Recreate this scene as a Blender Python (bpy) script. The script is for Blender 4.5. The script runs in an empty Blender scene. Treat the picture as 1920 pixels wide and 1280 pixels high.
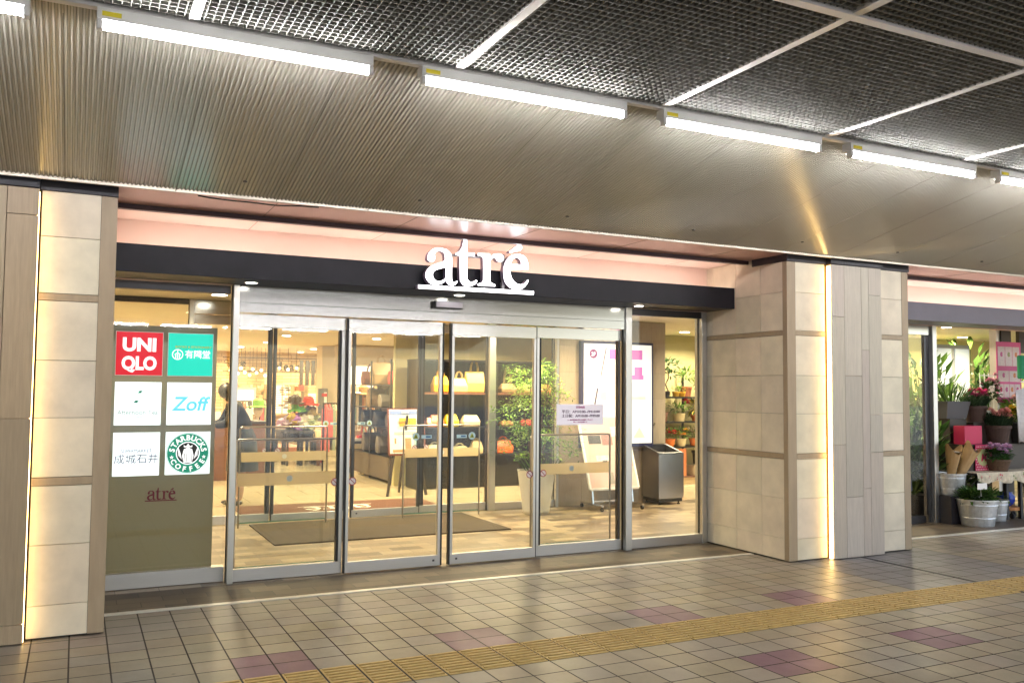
import bpy, math, random
from mathutils import Vector, Matrix
random.seed(7)
C = bpy.context.scene.collection
SC = bpy.context.scene
R = math.radians

# ------------------------------------------------------------------ camera
CAM_H = 1.496
F_PX = 1656.66            # focal length in pixels of the 1920 px wide photograph
YAW, PITCH, ROLL = .45724, .05556, .00846
def cam_axes():
    cy, sy, cp, sp, cr, sr = math.cos(YAW), math.sin(YAW), math.cos(PITCH), math.sin(PITCH), math.cos(ROLL), math.sin(ROLL)
    r = Vector((cy, -sy, 0)); f = Vector((sy*cp, cy*cp, sp)); u = r.cross(f)
    return r*cr + u*sr, u*cr - r*sr, f
RX, UX, FX = cam_axes()
cam = bpy.data.cameras.new('camera'); co = bpy.data.objects.new('camera', cam); C.objects.link(co)
m = Matrix((RX, UX, -FX)).transposed().to_4x4(); m.translation = (0, 0, CAM_H); co.matrix_world = m
cam.sensor_width = 36; cam.lens = 36*F_PX/1920; cam.clip_start = .05; cam.clip_end = 500
SC.camera = co
def P(x, y, Y):
    """point of the vertical plane at depth Y seen at photo pixel (x, y)"""
    d = FX + RX*((x-960)/F_PX) - UX*((y-640)/F_PX); s = Y/d.y
    return Vector((d.x*s, Y, CAM_H + d.z*s))

# ------------------------------------------------------------------ world, sun, exposure
w = bpy.data.worlds.new('World'); SC.world = w; w.use_nodes = True
nt = w.node_tree; bg = nt.nodes['Background']
sky = nt.nodes.new('ShaderNodeTexSky'); sky.sky_type = 'NISHITA'; sky.sun_disc = False
sky.sun_elevation = R(50); sky.sun_rotation = R(140)
nt.links.new(sky.outputs[0], bg.inputs[0]); bg.inputs[1].default_value = .13
sun = bpy.data.lights.new('sun', 'SUN'); sun.energy = 2.0; sun.angle = R(12); sun.color = (1, .95, .88)
so = bpy.data.objects.new('sun', sun); C.objects.link(so)
so.rotation_euler = Vector((-.42, .52, -.75)).to_track_quat('-Z', 'Y').to_euler()
SC.view_settings.view_transform = 'Standard'; SC.view_settings.look = 'None'
SC.view_settings.exposure = 1.32; SC.view_settings.gamma = 1
SC.render.engine = 'CYCLES'
cy = SC.cycles
cy.max_bounces = 10; cy.diffuse_bounces = 4; cy.glossy_bounces = 5; cy.transmission_bounces = 4; cy.transparent_max_bounces = 40
cy.sample_clamp_indirect = 6; cy.caustics_reflective = False; cy.caustics_refractive = False
cy.use_denoising = True

TUBE = 48      # radiance of the fluorescent tubes
LED = 8
COVE = 3.5
SHOP = 1.12     # factor on the shop's downlights

# ------------------------------------------------------------------ materials
MATS = {}
def new_mat(name):
    mt = bpy.data.materials.new(name); mt.use_nodes = True
    b = mt.node_tree.nodes['Principled BSDF']
    return mt, mt.node_tree, b
def mat(name, col, rough=.5, metal=0, var=.0, scale=8, bump=0, bscale=60, stretch=None, attr=False, spec=.5, rvar=0, specks=0):
    if name in MATS: return MATS[name]
    mt, t, b = new_mat(name); N, L = t.nodes, t.links
    b.inputs['Base Color'].default_value = (*col, 1); b.inputs['Roughness'].default_value = rough
    b.inputs['Metallic'].default_value = metal; b.inputs['Specular IOR Level'].default_value = spec
    tc = N.new('ShaderNodeTexCoord'); vec = tc.outputs['Object']
    if stretch:
        mp = N.new('ShaderNodeMapping'); mp.inputs['Scale'].default_value = stretch
        L.new(vec, mp.inputs[0]); vec = mp.outputs[0]
    src = None
    if attr:
        a = N.new('ShaderNodeAttribute'); a.attribute_name = 'Col'; src = a.outputs['Color']
    if var or rvar:
        n = N.new('ShaderNodeTexNoise'); n.inputs['Scale'].default_value = scale; n.inputs['Detail'].default_value = 6
        n.inputs['Roughness'].default_value = .6
        L.new(vec, n.inputs['Vector'])
    if var:
        mr = N.new('ShaderNodeMapRange'); mr.inputs[1].default_value = .25; mr.inputs[2].default_value = .75
        mr.inputs[3].default_value = 1-var; mr.inputs[4].default_value = 1+var
        L.new(n.outputs[0], mr.inputs[0])
        mx = N.new('ShaderNodeVectorMath'); mx.operation = 'SCALE'
        if src: L.new(src, mx.inputs[0])
        else: mx.inputs[0].default_value = col
        L.new(mr.outputs[0], mx.inputs['Scale']); src = mx.outputs[0]
    if specks:                                        # gum spots, scuffs and old stains
        vo = N.new('ShaderNodeTexVoronoi'); vo.inputs['Scale'].default_value = 2.2; L.new(tc.outputs['Object'], vo.inputs['Vector'])
        c1 = N.new('ShaderNodeMapRange'); c1.inputs[1].default_value = .018; c1.inputs[2].default_value = .035; c1.inputs[3].default_value = 1-specks; c1.inputs[4].default_value = 1
        L.new(vo.outputs['Distance'], c1.inputs[0])
        n3 = N.new('ShaderNodeTexNoise'); n3.inputs['Scale'].default_value = 1.1; n3.inputs['Detail'].default_value = 8; n3.inputs['Roughness'].default_value = .7; L.new(tc.outputs['Object'], n3.inputs['Vector'])
        c2 = N.new('ShaderNodeMapRange'); c2.inputs[1].default_value = .3; c2.inputs[2].default_value = .7; c2.inputs[3].default_value = .86; c2.inputs[4].default_value = 1.1; L.new(n3.outputs[0], c2.inputs[0])
        mu = N.new('ShaderNodeMath'); mu.operation = 'MULTIPLY'; L.new(c1.outputs[0], mu.inputs[0]); L.new(c2.outputs[0], mu.inputs[1])
        m3 = N.new('ShaderNodeVectorMath'); m3.operation = 'SCALE'
        if src: L.new(src, m3.inputs[0])
        else: m3.inputs[0].default_value = col
        L.new(mu.outputs[0], m3.inputs['Scale']); src = m3.outputs[0]
        c3 = N.new('ShaderNodeMapRange'); c3.inputs[1].default_value = .3; c3.inputs[2].default_value = .7; c3.inputs[3].default_value = rough+.10; c3.inputs[4].default_value = rough-.08; L.new(n3.outputs[0], c3.inputs[0]); L.new(c3.outputs[0], b.inputs['Roughness'])
    if rvar:
        m2 = N.new('ShaderNodeMapRange'); m2.inputs[1].default_value = .3; m2.inputs[2].default_value = .7
        m2.inputs[3].default_value = rough-rvar; m2.inputs[4].default_value = rough+rvar
        L.new(n.outputs[0], m2.inputs[0]); L.new(m2.outputs[0], b.inputs['Roughness'])
    if src: L.new(src, b.inputs['Base Color'])
    if bump:
        n2 = N.new('ShaderNodeTexNoise'); n2.inputs['Scale'].default_value = bscale; n2.inputs['Detail'].default_value = 4
        L.new(vec, n2.inputs['Vector'])
        bp = N.new('ShaderNodeBump'); bp.inputs['Strength'].default_value = bump; bp.inputs['Distance'].default_value = .004
        L.new(n2.outputs[0], bp.inputs['Height']); L.new(bp.outputs[0], b.inputs['Normal'])
    MATS[name] = mt; return mt
def emit(name, col, s, base=(.8, .8, .8)):
    if name in MATS: return MATS[name]
    mt, t, b = new_mat(name)
    b.inputs['Base Color'].default_value = (*base, 1); b.inputs['Roughness'].default_value = .4
    b.inputs['Emission Color'].default_value = (*col, 1); b.inputs['Emission Strength'].default_value = s
    MATS[name] = mt; return mt
def glass(name, tint=(.97, .985, .975), ior=1.46, film=0, filmcol=(.5, .5, .4)):
    if name in MATS: return MATS[name]
    mt = bpy.data.materials.new(name); mt.use_nodes = True; t = mt.node_tree; N, L = t.nodes, t.links; N.clear()
    o = N.new('ShaderNodeOutputMaterial'); tr = N.new('ShaderNodeBsdfTransparent'); tr.inputs[0].default_value = (*tint, 1)
    gl = N.new('ShaderNodeBsdfGlossy'); gl.inputs['Roughness'].default_value = .02
    fr = N.new('ShaderNodeFresnel')
    ge = N.new('ShaderNodeNewGeometry'); mi = N.new('ShaderNodeMapRange'); mi.inputs[3].default_value = ior; mi.inputs[4].default_value = 1/ior   # same reflectance on both faces of the pane
    L.new(ge.outputs['Backfacing'], mi.inputs[0]); L.new(mi.outputs[0], fr.inputs[0])
    src = tr.outputs[0]
    if film:
        d0 = N.new('ShaderNodeBsdfDiffuse'); d0.inputs[0].default_value = (*filmcol, 1); d1 = N.new('ShaderNodeBsdfTranslucent'); d1.inputs[0].default_value = (*filmcol, 1)
        df = N.new('ShaderNodeMixShader'); df.inputs[0].default_value = .5; L.new(d0.outputs[0], df.inputs[1]); L.new(d1.outputs[0], df.inputs[2])
        mm = N.new('ShaderNodeMixShader'); mm.inputs[0].default_value = film
        L.new(tr.outputs[0], mm.inputs[1]); L.new(df.outputs[0], mm.inputs[2]); src = mm.outputs[0]
    mx = N.new('ShaderNodeMixShader'); L.new(fr.outputs[0], mx.inputs[0]); L.new(src, mx.inputs[1]); L.new(gl.outputs[0], mx.inputs[2])
    L.new(mx.outputs[0], o.inputs[0]); MATS[name] = mt; return mt

STEEL = mat('brushed_steel', (.44, .44, .435), .17, 1, var=.02, scale=3, stretch=(.6, 4, 50))
STEELV = mat('brushed_steel_upright', (.62, .62, .61), .32, .95, var=.02, scale=3, stretch=(50, 4, .6))
STEELB = mat('satin_steel', (.56, .55, .55), .38, .85, var=.03, scale=3, stretch=(.6, 4, 50))
DARKSTEEL = mat('dark_steel', (.10, .10, .11), .35, 1)
RUBBER = mat('black_rubber', (.012, .012, .014), .5)
BLACK = mat('black_paint', (.011, .0105, .0165), .45, var=.35, scale=4, bump=.05, spec=.25)
CAPBLACK = mat('black_cap', (.018, .017, .026), .5, var=.2, scale=4)
STONE = mat('cream_stone', (.60, .50, .36), .42, attr=True, var=.13, scale=5.5, bump=.10, bscale=40)
BROWN = mat('brown_stone_trim', (.35, .27, .18), .45, var=.12, scale=20, bump=.1, stretch=(1, 1, .15))
TAUPE = mat('taupe_ceramic', (.34, .28, .215), .42, attr=True, var=.13, scale=90, bump=.15, bscale=160, stretch=(1, 1, .06))
GROUT = mat('grout', (.045, .038, .034), .8)
TILE = mat('floor_tile', (.4, .34, .26), .40, attr=True, var=.05, scale=55, bump=.06, bscale=14, spec=.4, specks=.45)
TACT = mat('tactile_yellow', (.50, .345, .125), .5, var=.18, scale=25, bump=.2, bscale=150)
PINK = mat('peach_plaster', (.80, .60, .53), .6, var=.02, scale=2)
SOFFIT = mat('bronze_aluminium', (.52, .50, .44), .21, .22, var=.04, scale=2.5)
GRILLE = mat('grille_grey', (.25, .245, .22), .7, var=.10, scale=3)
TBAR = mat('ceiling_bar', (.78, .76, .74), .4, .1)
WHITE = mat('white_paint', (.86, .86, .86), .4)
PLENUM = mat("dark_void", (.08, .08, .075), .9)
GLASS = glass('clear_glass')
FROST = glass('olive_film', film=.86, filmcol=(.37, .36, .27), tint=(.8, .8, .7))
BAND = glass('tan_film', film=.6, filmcol=(.80, .70, .50), tint=(.95, .86, .68))
WARMWALL = mat('tan_wall', (.50, .41, .30), .5, var=.10, scale=4, bump=.05)
YELLOWALL = mat('ochre_wall', (.48, .42, .22), .6, var=.12, scale=3)
CREAMCEIL = mat('cream_ceiling', (.72, .66, .55), .7, var=.03)
DARKWOOD = mat('dark_wood', (.035, .025, .02), .4, var=.3, scale=15, stretch=(.3, 1, 4))
WOOD = mat('red_brown_wood', (.14, .06, .035), .4, var=.3, scale=12, stretch=(.3, 1, 4))
PALEWOOD = mat('pale_wood', (.55, .40, .22), .5, var=.2, scale=12, stretch=(.3, 1, 4))
PAPER = mat('white_card', (.82, .81, .80), .55)
LEAF = mat('leaf_green', (.07, .13, .03), .45, attr=True, var=.25, scale=30)
def _leafy():
    t_ = LEAF.node_tree; N, L = t_.nodes, t_.links; b_ = N['Principled BSDF']; o_ = N['Material Output']
    tl = N.new('ShaderNodeBsdfTranslucent'); mx = N.new('ShaderNodeMixShader'); mx.inputs[0].default_value = .38
    L.new(b_.inputs['Base Color'].links[0].from_socket, tl.inputs[0]); L.new(b_.outputs[0], mx.inputs[1]); L.new(tl.outputs[0], mx.inputs[2]); L.new(mx.outputs[0], o_.inputs[0])
_leafy()
BARK = mat('bark', (.12, .08, .05), .8, var=.3, scale=40)
SKIN = mat('skin', (.60, .38, .27), .5)
TIN = mat('galvanised_tin', (.58, .60, .62), .38, .75, var=.18, scale=25, bump=.05)
TERRA = mat('terracotta', (.065, .034, .026), .7, var=.2, scale=30, bump=.1)
TUBEM = emit('lit_tube', (1, .985, 1), TUBE)
LEDM = emit('warm_led', (1, .64, .22), LED)
LETTERM = emit('lit_letter', (1, .97, 1), 2.6)

# ------------------------------------------------------------------ mesh builder
class MB:
    def __init__(s): s.v = []; s.f = []; s.m = []; s.c = []; s.mi = 0; s.col = (1, 1, 1)
    def face(s, pts):
        i = len(s.v); s.v += [tuple(p) for p in pts]; s.f.append(list(range(i, i+len(pts)))); s.m.append(s.mi); s.c.append(s.col)
    def raw(s, vs, fs):
        i = len(s.v); s.v += [tuple(p) for p in vs]
        for f in fs: s.f.append([a+i for a in f]); s.m.append(s.mi); s.c.append(s.col)
    def box(s, x0, y0, z0, x1, y1, z1):
        v = [(x0, y0, z0), (x1, y0, z0), (x1, y1, z0), (x0, y1, z0), (x0, y0, z1), (x1, y0, z1), (x1, y1, z1), (x0, y1, z1)]
        s.raw(v, [(0, 3, 2, 1), (4, 5, 6, 7), (0, 1, 5, 4), (1, 2, 6, 5), (2, 3, 7, 6), (3, 0, 4, 7)])
        return s
    def obox(s, p0, p1, w, h, up=(0, 0, 1)):
        """bar from p0 to p1 of width w and height h"""
        p0, p1 = Vector(p0), Vector(p1); d = (p1-p0).normalized(); up = Vector(up)
        if abs(d.dot(up)) > .98: up = Vector((0, 1, 0))
        a = d.cross(up).normalized()*w/2; b = a.cross(d).normalized()*h/2
        v = [p0-a-b, p0+a-b, p0+a+b, p0-a+b, p1-a-b, p1+a-b, p1+a+b, p1-a+b]
        s.raw(v, [(0, 1, 2, 3), (7, 6, 5, 4), (0, 4, 5, 1), (1, 5, 6, 2), (2, 6, 7, 3), (3, 7, 4, 0)]); return s
    def tube(s, pts, r, n=8, cap=True):
        pts = [Vector(p) for p in pts]; rs = r if isinstance(r, (list, tuple)) else [r]*len(pts)
        rings = []; prev = None
        for k, p in enumerate(pts):
            d = (pts[min(k+1, len(pts)-1)]-pts[max(k-1, 0)]).normalized()
            a = prev if prev is not None else (Vector((0, 0, 1)) if abs(d.z) < .9 else Vector((1, 0, 0)))
            a = (a - d*a.dot(d)).normalized(); prev = a; b = d.cross(a)
            rings.append([p+(a*math.cos(t)+b*math.sin(t))*rs[k] for t in [2*math.pi*q/n for q in range(n)]])
        vs = [v for rg in rings for v in rg]; fs = []
        for k in range(len(pts)-1):
            for q in range(n): fs.append((k*n+q, k*n+(q+1) % n, (k+1)*n+(q+1) % n, (k+1)*n+q))
        if cap: fs.append(tuple(range(n-1, -1, -1))); fs.append(tuple(range((len(pts)-1)*n, len(pts)*n)))
        s.raw(vs, fs); return s
    def lathe(s, cx, cy, prof, n=24):
        vs = []; fs = []
        for r, z in prof:
            vs += [(cx+r*math.cos(2*math.pi*q/n), cy+r*math.sin(2*math.pi*q/n), z) for q in range(n)]
        for k in range(len(prof)-1):
            for q in range(n): fs.append((k*n+q, k*n+(q+1) % n, (k+1)*n+(q+1) % n, (k+1)*n+q))
        fs.append(tuple(range(n-1, -1, -1))); fs.append(tuple(range((len(prof)-1)*n, len(prof)*n)))
        s.raw(vs, fs); return s
    def ball(s, c, r, n=10, sq=(1, 1, 1)):
        c = Vector(c); vs = []; fs = []; h = max(4, n//2)
        for i in range(1, h):
            t = math.pi*i/h
            vs += [c+Vector((r*sq[0]*math.sin(t)*math.cos(2*math.pi*q/n), r*sq[1]*math.sin(t)*math.sin(2*math.pi*q/n), r*sq[2]*math.cos(t))) for q in range(n)]
        top = len(vs); vs += [c+Vector((0, 0, r*sq[2])), c-Vector((0, 0, r*sq[2]))]
        for i in range(h-2):
            for q in range(n): fs.append((i*n+q, (i+1)*n+q, (i+1)*n+(q+1) % n, i*n+(q+1) % n))
        for q in range(n):
            fs.append((top, q, (q+1) % n)); fs.append((top+1, (h-2)*n+(q+1) % n, (h-2)*n+q))
        s.raw(vs, fs); return s
    def poly(s, pts2, y0, y1):
        """polygon of (x, z) points, extruded from y0 to y1"""
        n = len(pts2)
        v = [(x, y0, z) for x, z in pts2]+[(x, y1, z) for x, z in pts2]
        s.raw(v, [tuple(range(n)), tuple(range(2*n-1, n-1, -1))]+[(q, q+n, (q+1) % n+n, (q+1) % n) for q in range(n)]); return s
    def crumple(s, a):
        s.v = [(x+random.gauss(0, a), y+random.gauss(0, a), z+random.gauss(0, a)) for x, y, z in s.v]; return s
    def leaf(s, p, d, ln, wd, up=None, col=None):
        p, d = Vector(p), Vector(d).normalized()
        up = Vector(up) if up else Vector((random.uniform(-.4, .4), random.uniform(-.4, .4), 1))
        a = d.cross(up)
        a = a.normalized()*wd/2 if a.length > 1e-4 else Vector((wd/2, 0, 0))
        nrm = a.cross(d).normalized(); old = s.col
        if col: s.col = col
        q = p+d*ln*.5+nrm*ln*.06; tip = p+d*ln-nrm*ln*.05
        s.raw([p, q-a, tip, q+a, q-nrm*ln*.05], [(0, 4, 1), (1, 4, 2), (2, 4, 3), (3, 4, 0)])
        s.col = old
    def build(s, name, mats, parent=None, bevel=0, smooth=False, seg=2):
        me = bpy.data.meshes.new(name)
        off = Vector((0, 0, 0))
        if parent is not None:
            q = parent
            while q is not None: off += Vector(q.location); q = q.parent
        me.from_pydata([tuple(Vector(v)-off) for v in s.v], [], s.f)
        mats = mats if isinstance(mats, (list, tuple)) else [mats]
        for mt in mats: me.materials.append(mt)
        me.polygons.foreach_set('material_index', s.m)
        ca = me.color_attributes.new('Col', 'FLOAT_COLOR', 'CORNER')
        buf = []
        for f, c in zip(s.f, s.c): buf += [c[0], c[1], c[2], 1.0]*len(f)
        ca.data.foreach_set('color', buf)
        if smooth: me.polygons.foreach_set('use_smooth', [True]*len(s.f))
        me.validate(); me.update()
        o = bpy.data.objects.new(name, me); C.objects.link(o)
        if parent is not None: o.parent = parent
        if bevel:
            bv = o.modifiers.new('bevel', 'BEVEL'); bv.width = bevel; bv.segments = seg; bv.limit_method = 'ANGLE'
        return o
def tag(o, label=None, cat=None, group=None, kind=None):
    if label: o['label'] = label
    if cat: o['category'] = cat
    if group: o['group'] = group
    if kind: o['kind'] = kind
    return o
def thing(name, label, cat, loc=(0, 0, 0), group=None):
    o = bpy.data.objects.new(name, None); C.objects.link(o); o.location = loc; o.empty_display_size = .1
    return tag(o, label, cat, group)
def struct(name, mb, mt, label=None, **k):
    return tag(mb.build(name, mt, **k), label, None, None, 'structure')
def dup(root, delta, label=None, group=None):
    def cp(o, par):
        c = o.copy(); C.objects.link(c)
        if par is not None: c.parent = par
        for ch in o.children: cp(ch, c)
        return c
    r = cp(root, None); r.location = Vector(root.location)+Vector(delta)
    if label: r['label'] = label
    if group: r['group'] = group
    return r
def bx(*a):
    m = MB(); m.box(*a); return m
def text(name, body, x, z, y, size, mt, parent, align='CENTER', depth=.002, bold=0, width=None, shear=0, sx=1.0, rot=None, spacing=1.0):
    """lettering standing in the plane y, facing the concourse"""
    cu = bpy.data.curves.new(name, 'FONT'); cu.body = body; cu.size = size; cu.align_x = align
    cu.extrude = depth; cu.offset = bold; cu.shear = shear; cu.space_character = spacing; cu.resolution_u = 4
    o = bpy.data.objects.new(name, cu); C.objects.link(o); bpy.context.view_layer.update()
    me = bpy.data.meshes.new_from_object(o.evaluated_get(bpy.context.evaluated_depsgraph_get()))
    C.objects.unlink(o); bpy.data.objects.remove(o)
    if width and len(me.vertices):
        xs = [v.co.x for v in me.vertices]; sx = width/(max(xs)-min(xs))
    off = Vector((0, 0, 0)); q = parent
    while q is not None: off += Vector(q.location); q = q.parent
    for v in me.vertices:
        a, b, c = v.co
        a *= sx
        if rot: a, b = a*math.cos(rot)-b*math.sin(rot), a*math.sin(rot)+b*math.cos(rot)
        v.co = Vector((x+a, y-c, z+b))-off
    me.materials.clear(); me.materials.append(mt)
    t = bpy.data.objects.new(name, me); C.objects.link(t); t.parent = parent
    return t
def jit(c, a):
    k = 1+random.uniform(-a, a); return tuple(min(1, max(0, x*k*(1+random.uniform(-a, a)*.3))) for x in c)

# ================================================================== GROUND
T = .2                       # tile pitch
X0, Y0 = 2.0104, 5.1627      # corner of a purple patch in the tile grid
TY = .1925
g = MB()
purple = set()
for i0, j0 in ((-13, 0), (-6, 0), (0, 0), (7, 0), (13, 0)):
    for a in (0, 1):
        for b in (0, 1): purple.add((i0+a, j0+b))
PATCH2 = []
for px, py in ((1386, 1230), (1666, 1177.5)):
    d = FX + RX*((px-960)/F_PX) - UX*((py-640)/F_PX); s = -CAM_H/d.z
    PATCH2.append((round((d.x*s-X0)/T), round((Y0-d.y*s)/TY)))
pi, pj = PATCH2[0]; pk = PATCH2[1][0]-pi
for k in (0, 1):
    for a in (0, 1):
        for b in (0, 1): purple.add((pi+k*pk+a, pj+b))
for i in range(-40, 75):
    for j in range(-11, 46):
        x0, x1 = X0+i*T, X0+(i+1)*T; y1, y0 = Y0-j*TY, Y0-(j+1)*TY
        if y0 > 6.42: continue
        y1 = min(y1, 6.44)
        if j in (2, 3): continue
        base = (.252, .215, .152)
        if j < -3: base = (.225, .198, .165)
        if random.random() < .25: base = (.24, .212, .172)
        xm, ym = (x0+x1)/2, (y0+y1)/2
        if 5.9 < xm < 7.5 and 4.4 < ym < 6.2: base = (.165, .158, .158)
        if (i, j) in purple: base = (.16, .08, .115)
        g.col = jit(base, .07); gp = .0042
        g.face([(x0+gp, y0+gp, 0), (x1-gp, y0+gp, 0), (x1-gp, y1-gp, 0), (x0+gp, y1-gp, 0)])
ground = struct('ground', g, TILE, 'beige square floor tiles of the concourse')
gr = MB(); gr.face([(-60, -60, -.004), (90, -60, -.004), (90, 40, -.004), (-60, 40, -.004)])
struct('ground_bed', gr, GROUT, 'dark grout bed below the floor tiles')
pv = MB(); pv.box(-60, -60, -.02, 90, -3.75, .0); struct('outdoor_pavement', pv, mat('light_paving', (.42, .40, .37), .7, var=.1, scale=2), 'light paving outside the open side of the concourse')
tc = MB()
ty1, ty0 = Y0-2*TY, Y0-4*TY
for i in range(-40, 75):
    x0 = X0+i*T
    tc.box(x0+.005, ty0+.005, -.002, x0+T-.005, ty1-.005, .002)
    n = 8
    for q in range(n):
        yc = ty0+.012+(ty1-ty0-.024)*(q+.5)/n
        tc.box(x0+.013, yc-.0085, .002, x0+T-.013, yc+.0085, .010)
struct('tactile_paving', tc, TACT, 'yellow ribbed tactile guide strip across the tiles', bevel=.002, seg=1)
# expansion joint running out from the pier
ej = MB(); ej.box(6.50, -3, -.002, 6.535, 5.93, .003)
struct('expansion_joint', ej, RUBBER, 'dark expansion joint across the floor')
th = MB(); th.box(.2, 6.445, -.003, 5.69, 6.50, .006)
struct('threshold_strip', th, mat('pale_metal', (.62, .60, .55), .4, .4, var=.12, scale=14), 'pale metal strip before the doors', bevel=.002)
th = MB(); th.box(7.26, 6.445, -.003, 16, 6.50, .006)
struct('threshold_strip', th, MATS['pale_metal'], 'pale metal strip before the flower shop')

def plank_floor(name, c1, c2, c3, rough, sx, sy):
    mt, t, b = new_mat(name); N, L = t.nodes, t.links
    tcn = N.new('ShaderNodeTexCoord'); br = N.new('ShaderNodeTexBrick')
    br.inputs['Color1'].default_value = (*c1, 1); br.inputs['Color2'].default_value = (*c2, 1); br.inputs['Mortar'].default_value = (*c3, 1)
    br.inputs['Scale'].default_value = 1; br.inputs['Brick Width'].default_value = sx; br.inputs['Row Height'].default_value = sy
    br.inputs['Mortar Size'].default_value = .003; br.inputs['Bias'].default_value = -.1
    L.new(tcn.outputs['Object'], br.inputs['Vector'])
    n = N.new('ShaderNodeTexNoise'); n.inputs['Scale'].default_value = 14; n.inputs['Detail'].default_value = 6; L.new(tcn.outputs['Object'], n.inputs['Vector'])
    mr = N.new('ShaderNodeMapRange'); mr.inputs[3].default_value = .8; mr.inputs[4].default_value = 1.2; L.new(n.outputs[0], mr.inputs[0])
    mx = N.new('ShaderNodeVectorMath'); mx.operation = 'SCALE'; L.new(br.outputs[0], mx.inputs[0]); L.new(mr.outputs[0], mx.inputs['Scale'])
    L.new(mx.outputs[0], b.inputs['Base Color']); b.inputs['Roughness'].default_value = rough
    return mt
VEST = plank_floor('vestibule_tile', (.11, .08, .05), (.36, .285, .185), (.08, .065, .05), .38, .3, .15)
SILL = plank_floor('shaded_sill_tile', (.045, .035, .026), (.12, .09, .06), (.03, .025, .02), .6, .3, .15)  # darker than the vestibule tiles: shade before the doors put into the colour
SHOPF = plank_floor('shop_floor_tile', (.43, .36, .24), (.48, .40, .27), (.30, .24, .17), .2, .6, .6)
fm = MB(); fm.box(-2, 6.50, -.02, 16, 7.09, .001); struct('entrance_sill', fm, SILL, 'brown tiles with shade in their colour between the metal strip and the doors')
fm = MB(); fm.box(-2, 7.0905, -.02, 16, 10.1, .001); struct('vestibule_floor', fm, VEST, 'mottled brown and beige tiles inside the entrance')
fm = MB(); fm.box(-2, 10.1, -.02, 16, 30, .0015); struct('shop_floor', fm, SHOPF, 'polished cream floor of the shops')

# ================================================================== CEILING OF THE CONCOURSE
GZ = 3.12
TRIMY = P(835, 131, 4.10).y
ZT = 3.105
Yt = 4.08
tr = MB(); tr.box(-8, Yt-.03, ZT-.008, 18, Yt+.012, ZT+.022)
tag(tr.build('ceiling_trim', TBAR, bevel=.003), 'long white trim where grille ceiling meets ribbed soffit', 'trim')
# corrugated soffit
A, B = (Yt+.012, ZT+.004), (5.86, 2.738)
sf = MB(); pitch = .024; nrm = Vector((0, -(A[1]-B[1]), -(B[0]-A[0]))).normalized()
prof = [(0, 0), (.35, 0), (.5, .8), (.85, .8)]
row = []
k = int(-5/pitch)
while k*pitch < 17:
    for a, h in prof: row.append((k*pitch+a*pitch, h*.013))
    k += 1
vs = []
for x, h in row:
    for (yy, zz) in (A, B): vs.append((x, yy-nrm.y*h, zz-nrm.z*h))
sf.raw(vs, [(2*q, 2*q+2, 2*q+3, 2*q+1) for q in range(len(row)-1)])
sfo = struct('soffit', sf, SOFFIT, 'ribbed bronze metal soffit sloping down to the shop fronts')
for k in range(-6, 24):                       # joints between the soffit panels
    x = -.1+.62*k; jn = MB(); jn.raw([(x-.003, A[0]+.06, A[1]-nrm.z*0-.012-.0125), (x+.003, A[0]+.06, A[1]-.0245), (x+.003, B[0]-.01, B[1]-.0125), (x-.003, B[0]-.01, B[1]-.0125)], [(0, 1, 2, 3)])
    jn.build('panel_joint', mat('soffit_joint', (.16, .15, .12), .6), sfo)
for k in range(9):
    x = .9+1.15*k; y_ = 5.60; z_ = A[1]+(B[1]-A[1])*(y_-A[0])/(B[0]-A[0])-.014
    MB().lathe(x, y_, [(.012, z_-.006), (.014, z_), (.006, z_+.004)], 10).build('fixing', RUBBER, sfo)
se = MB(); se.box(-5, 5.86, 2.722, 17, 5.875, 2.752)
tag(se.build('soffit_edge_trim', mat('edge_trim', (.5, .45, .38), .4, .6), bevel=.002), 'thin pale trim along the low edge of the ribbed soffit', 'trim')
bk = MB(); bk.raw([(-5, A[0], A[1]+.05), (17, A[0], A[1]+.05), (17, B[0]+.02, B[1]+.05), (-5, B[0]+.02, B[1]+.05)], [(0, 1, 2, 3)])
bk.box(-5, 4.0, 3.45, 17, 7.3, 3.5)
struct('roof_slab', bk, PLENUM, 'dark slab hidden above the soffit')
pl = MB(); pl.box(-9, -10.6, 3.5, 10.6, 4.2, 3.6); struct('plenum', pl, PLENUM, 'dark void above the grille ceiling')
# grille ceiling: bars and panels
PX, RIBX = 1.262, 1.675
NTH = ['far left bay', 'left outer bay', 'left bay', 'bay beyond the left edge', 'bay left of the first bar', 'bay over the first lamp', 'bay over the second lamp', 'bay over the third lamp', 'bay over the fourth lamp', 'bay over the fifth lamp', 'bay over the sixth lamp', 'right bay', 'bay beyond the right edge', 'right outer bay', 'far right bay', 'further right bay', 'last right bay', 'end bay']
ROWY = [Yt-.03, 2.69, 1.30, -.09, -1.48, -2.87, -4.26, -5.65, -7.04, -8.43]
for k in range(-6, 8):
    x = RIBX+k*PX
    o = bx(x-.022, ROWY[-1], GZ-.012, x+.022, ROWY[0], GZ+.012).build('ceiling_bar', TBAR)
    tag(o, None, 'ceiling bar', 'bars of the grille ceiling')
    o['label'] = 'grey ceiling bar off the soffit trim, left side of '+NTH[k+6]
for y in ROWY[1:]:
    o = bx(-9, y-.023, GZ-.016, 10.54, y+.023, GZ+.014).build('ceiling_bar', TBAR)
    tag(o, 'long grey ceiling bar crossing the grille, parallel to the lamp row', 'ceiling bar', 'cross bars of the grille ceiling')
gm = MB(); wx, wy = PX-.044, 1.344
ny, nx = 32, 34
for q in range(ny):
    y = -wy/2+wy*(q+.5)/ny; gm.box(-wx/2, y-.0022, 0, wx/2, y+.0022, .034)
for q in range(nx):
    x = -wx/2+wx*(q+.5)/nx; gm.box(x-.0022, -wy/2, .002, x+.0022, wy/2, .032)
first = None
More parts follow.
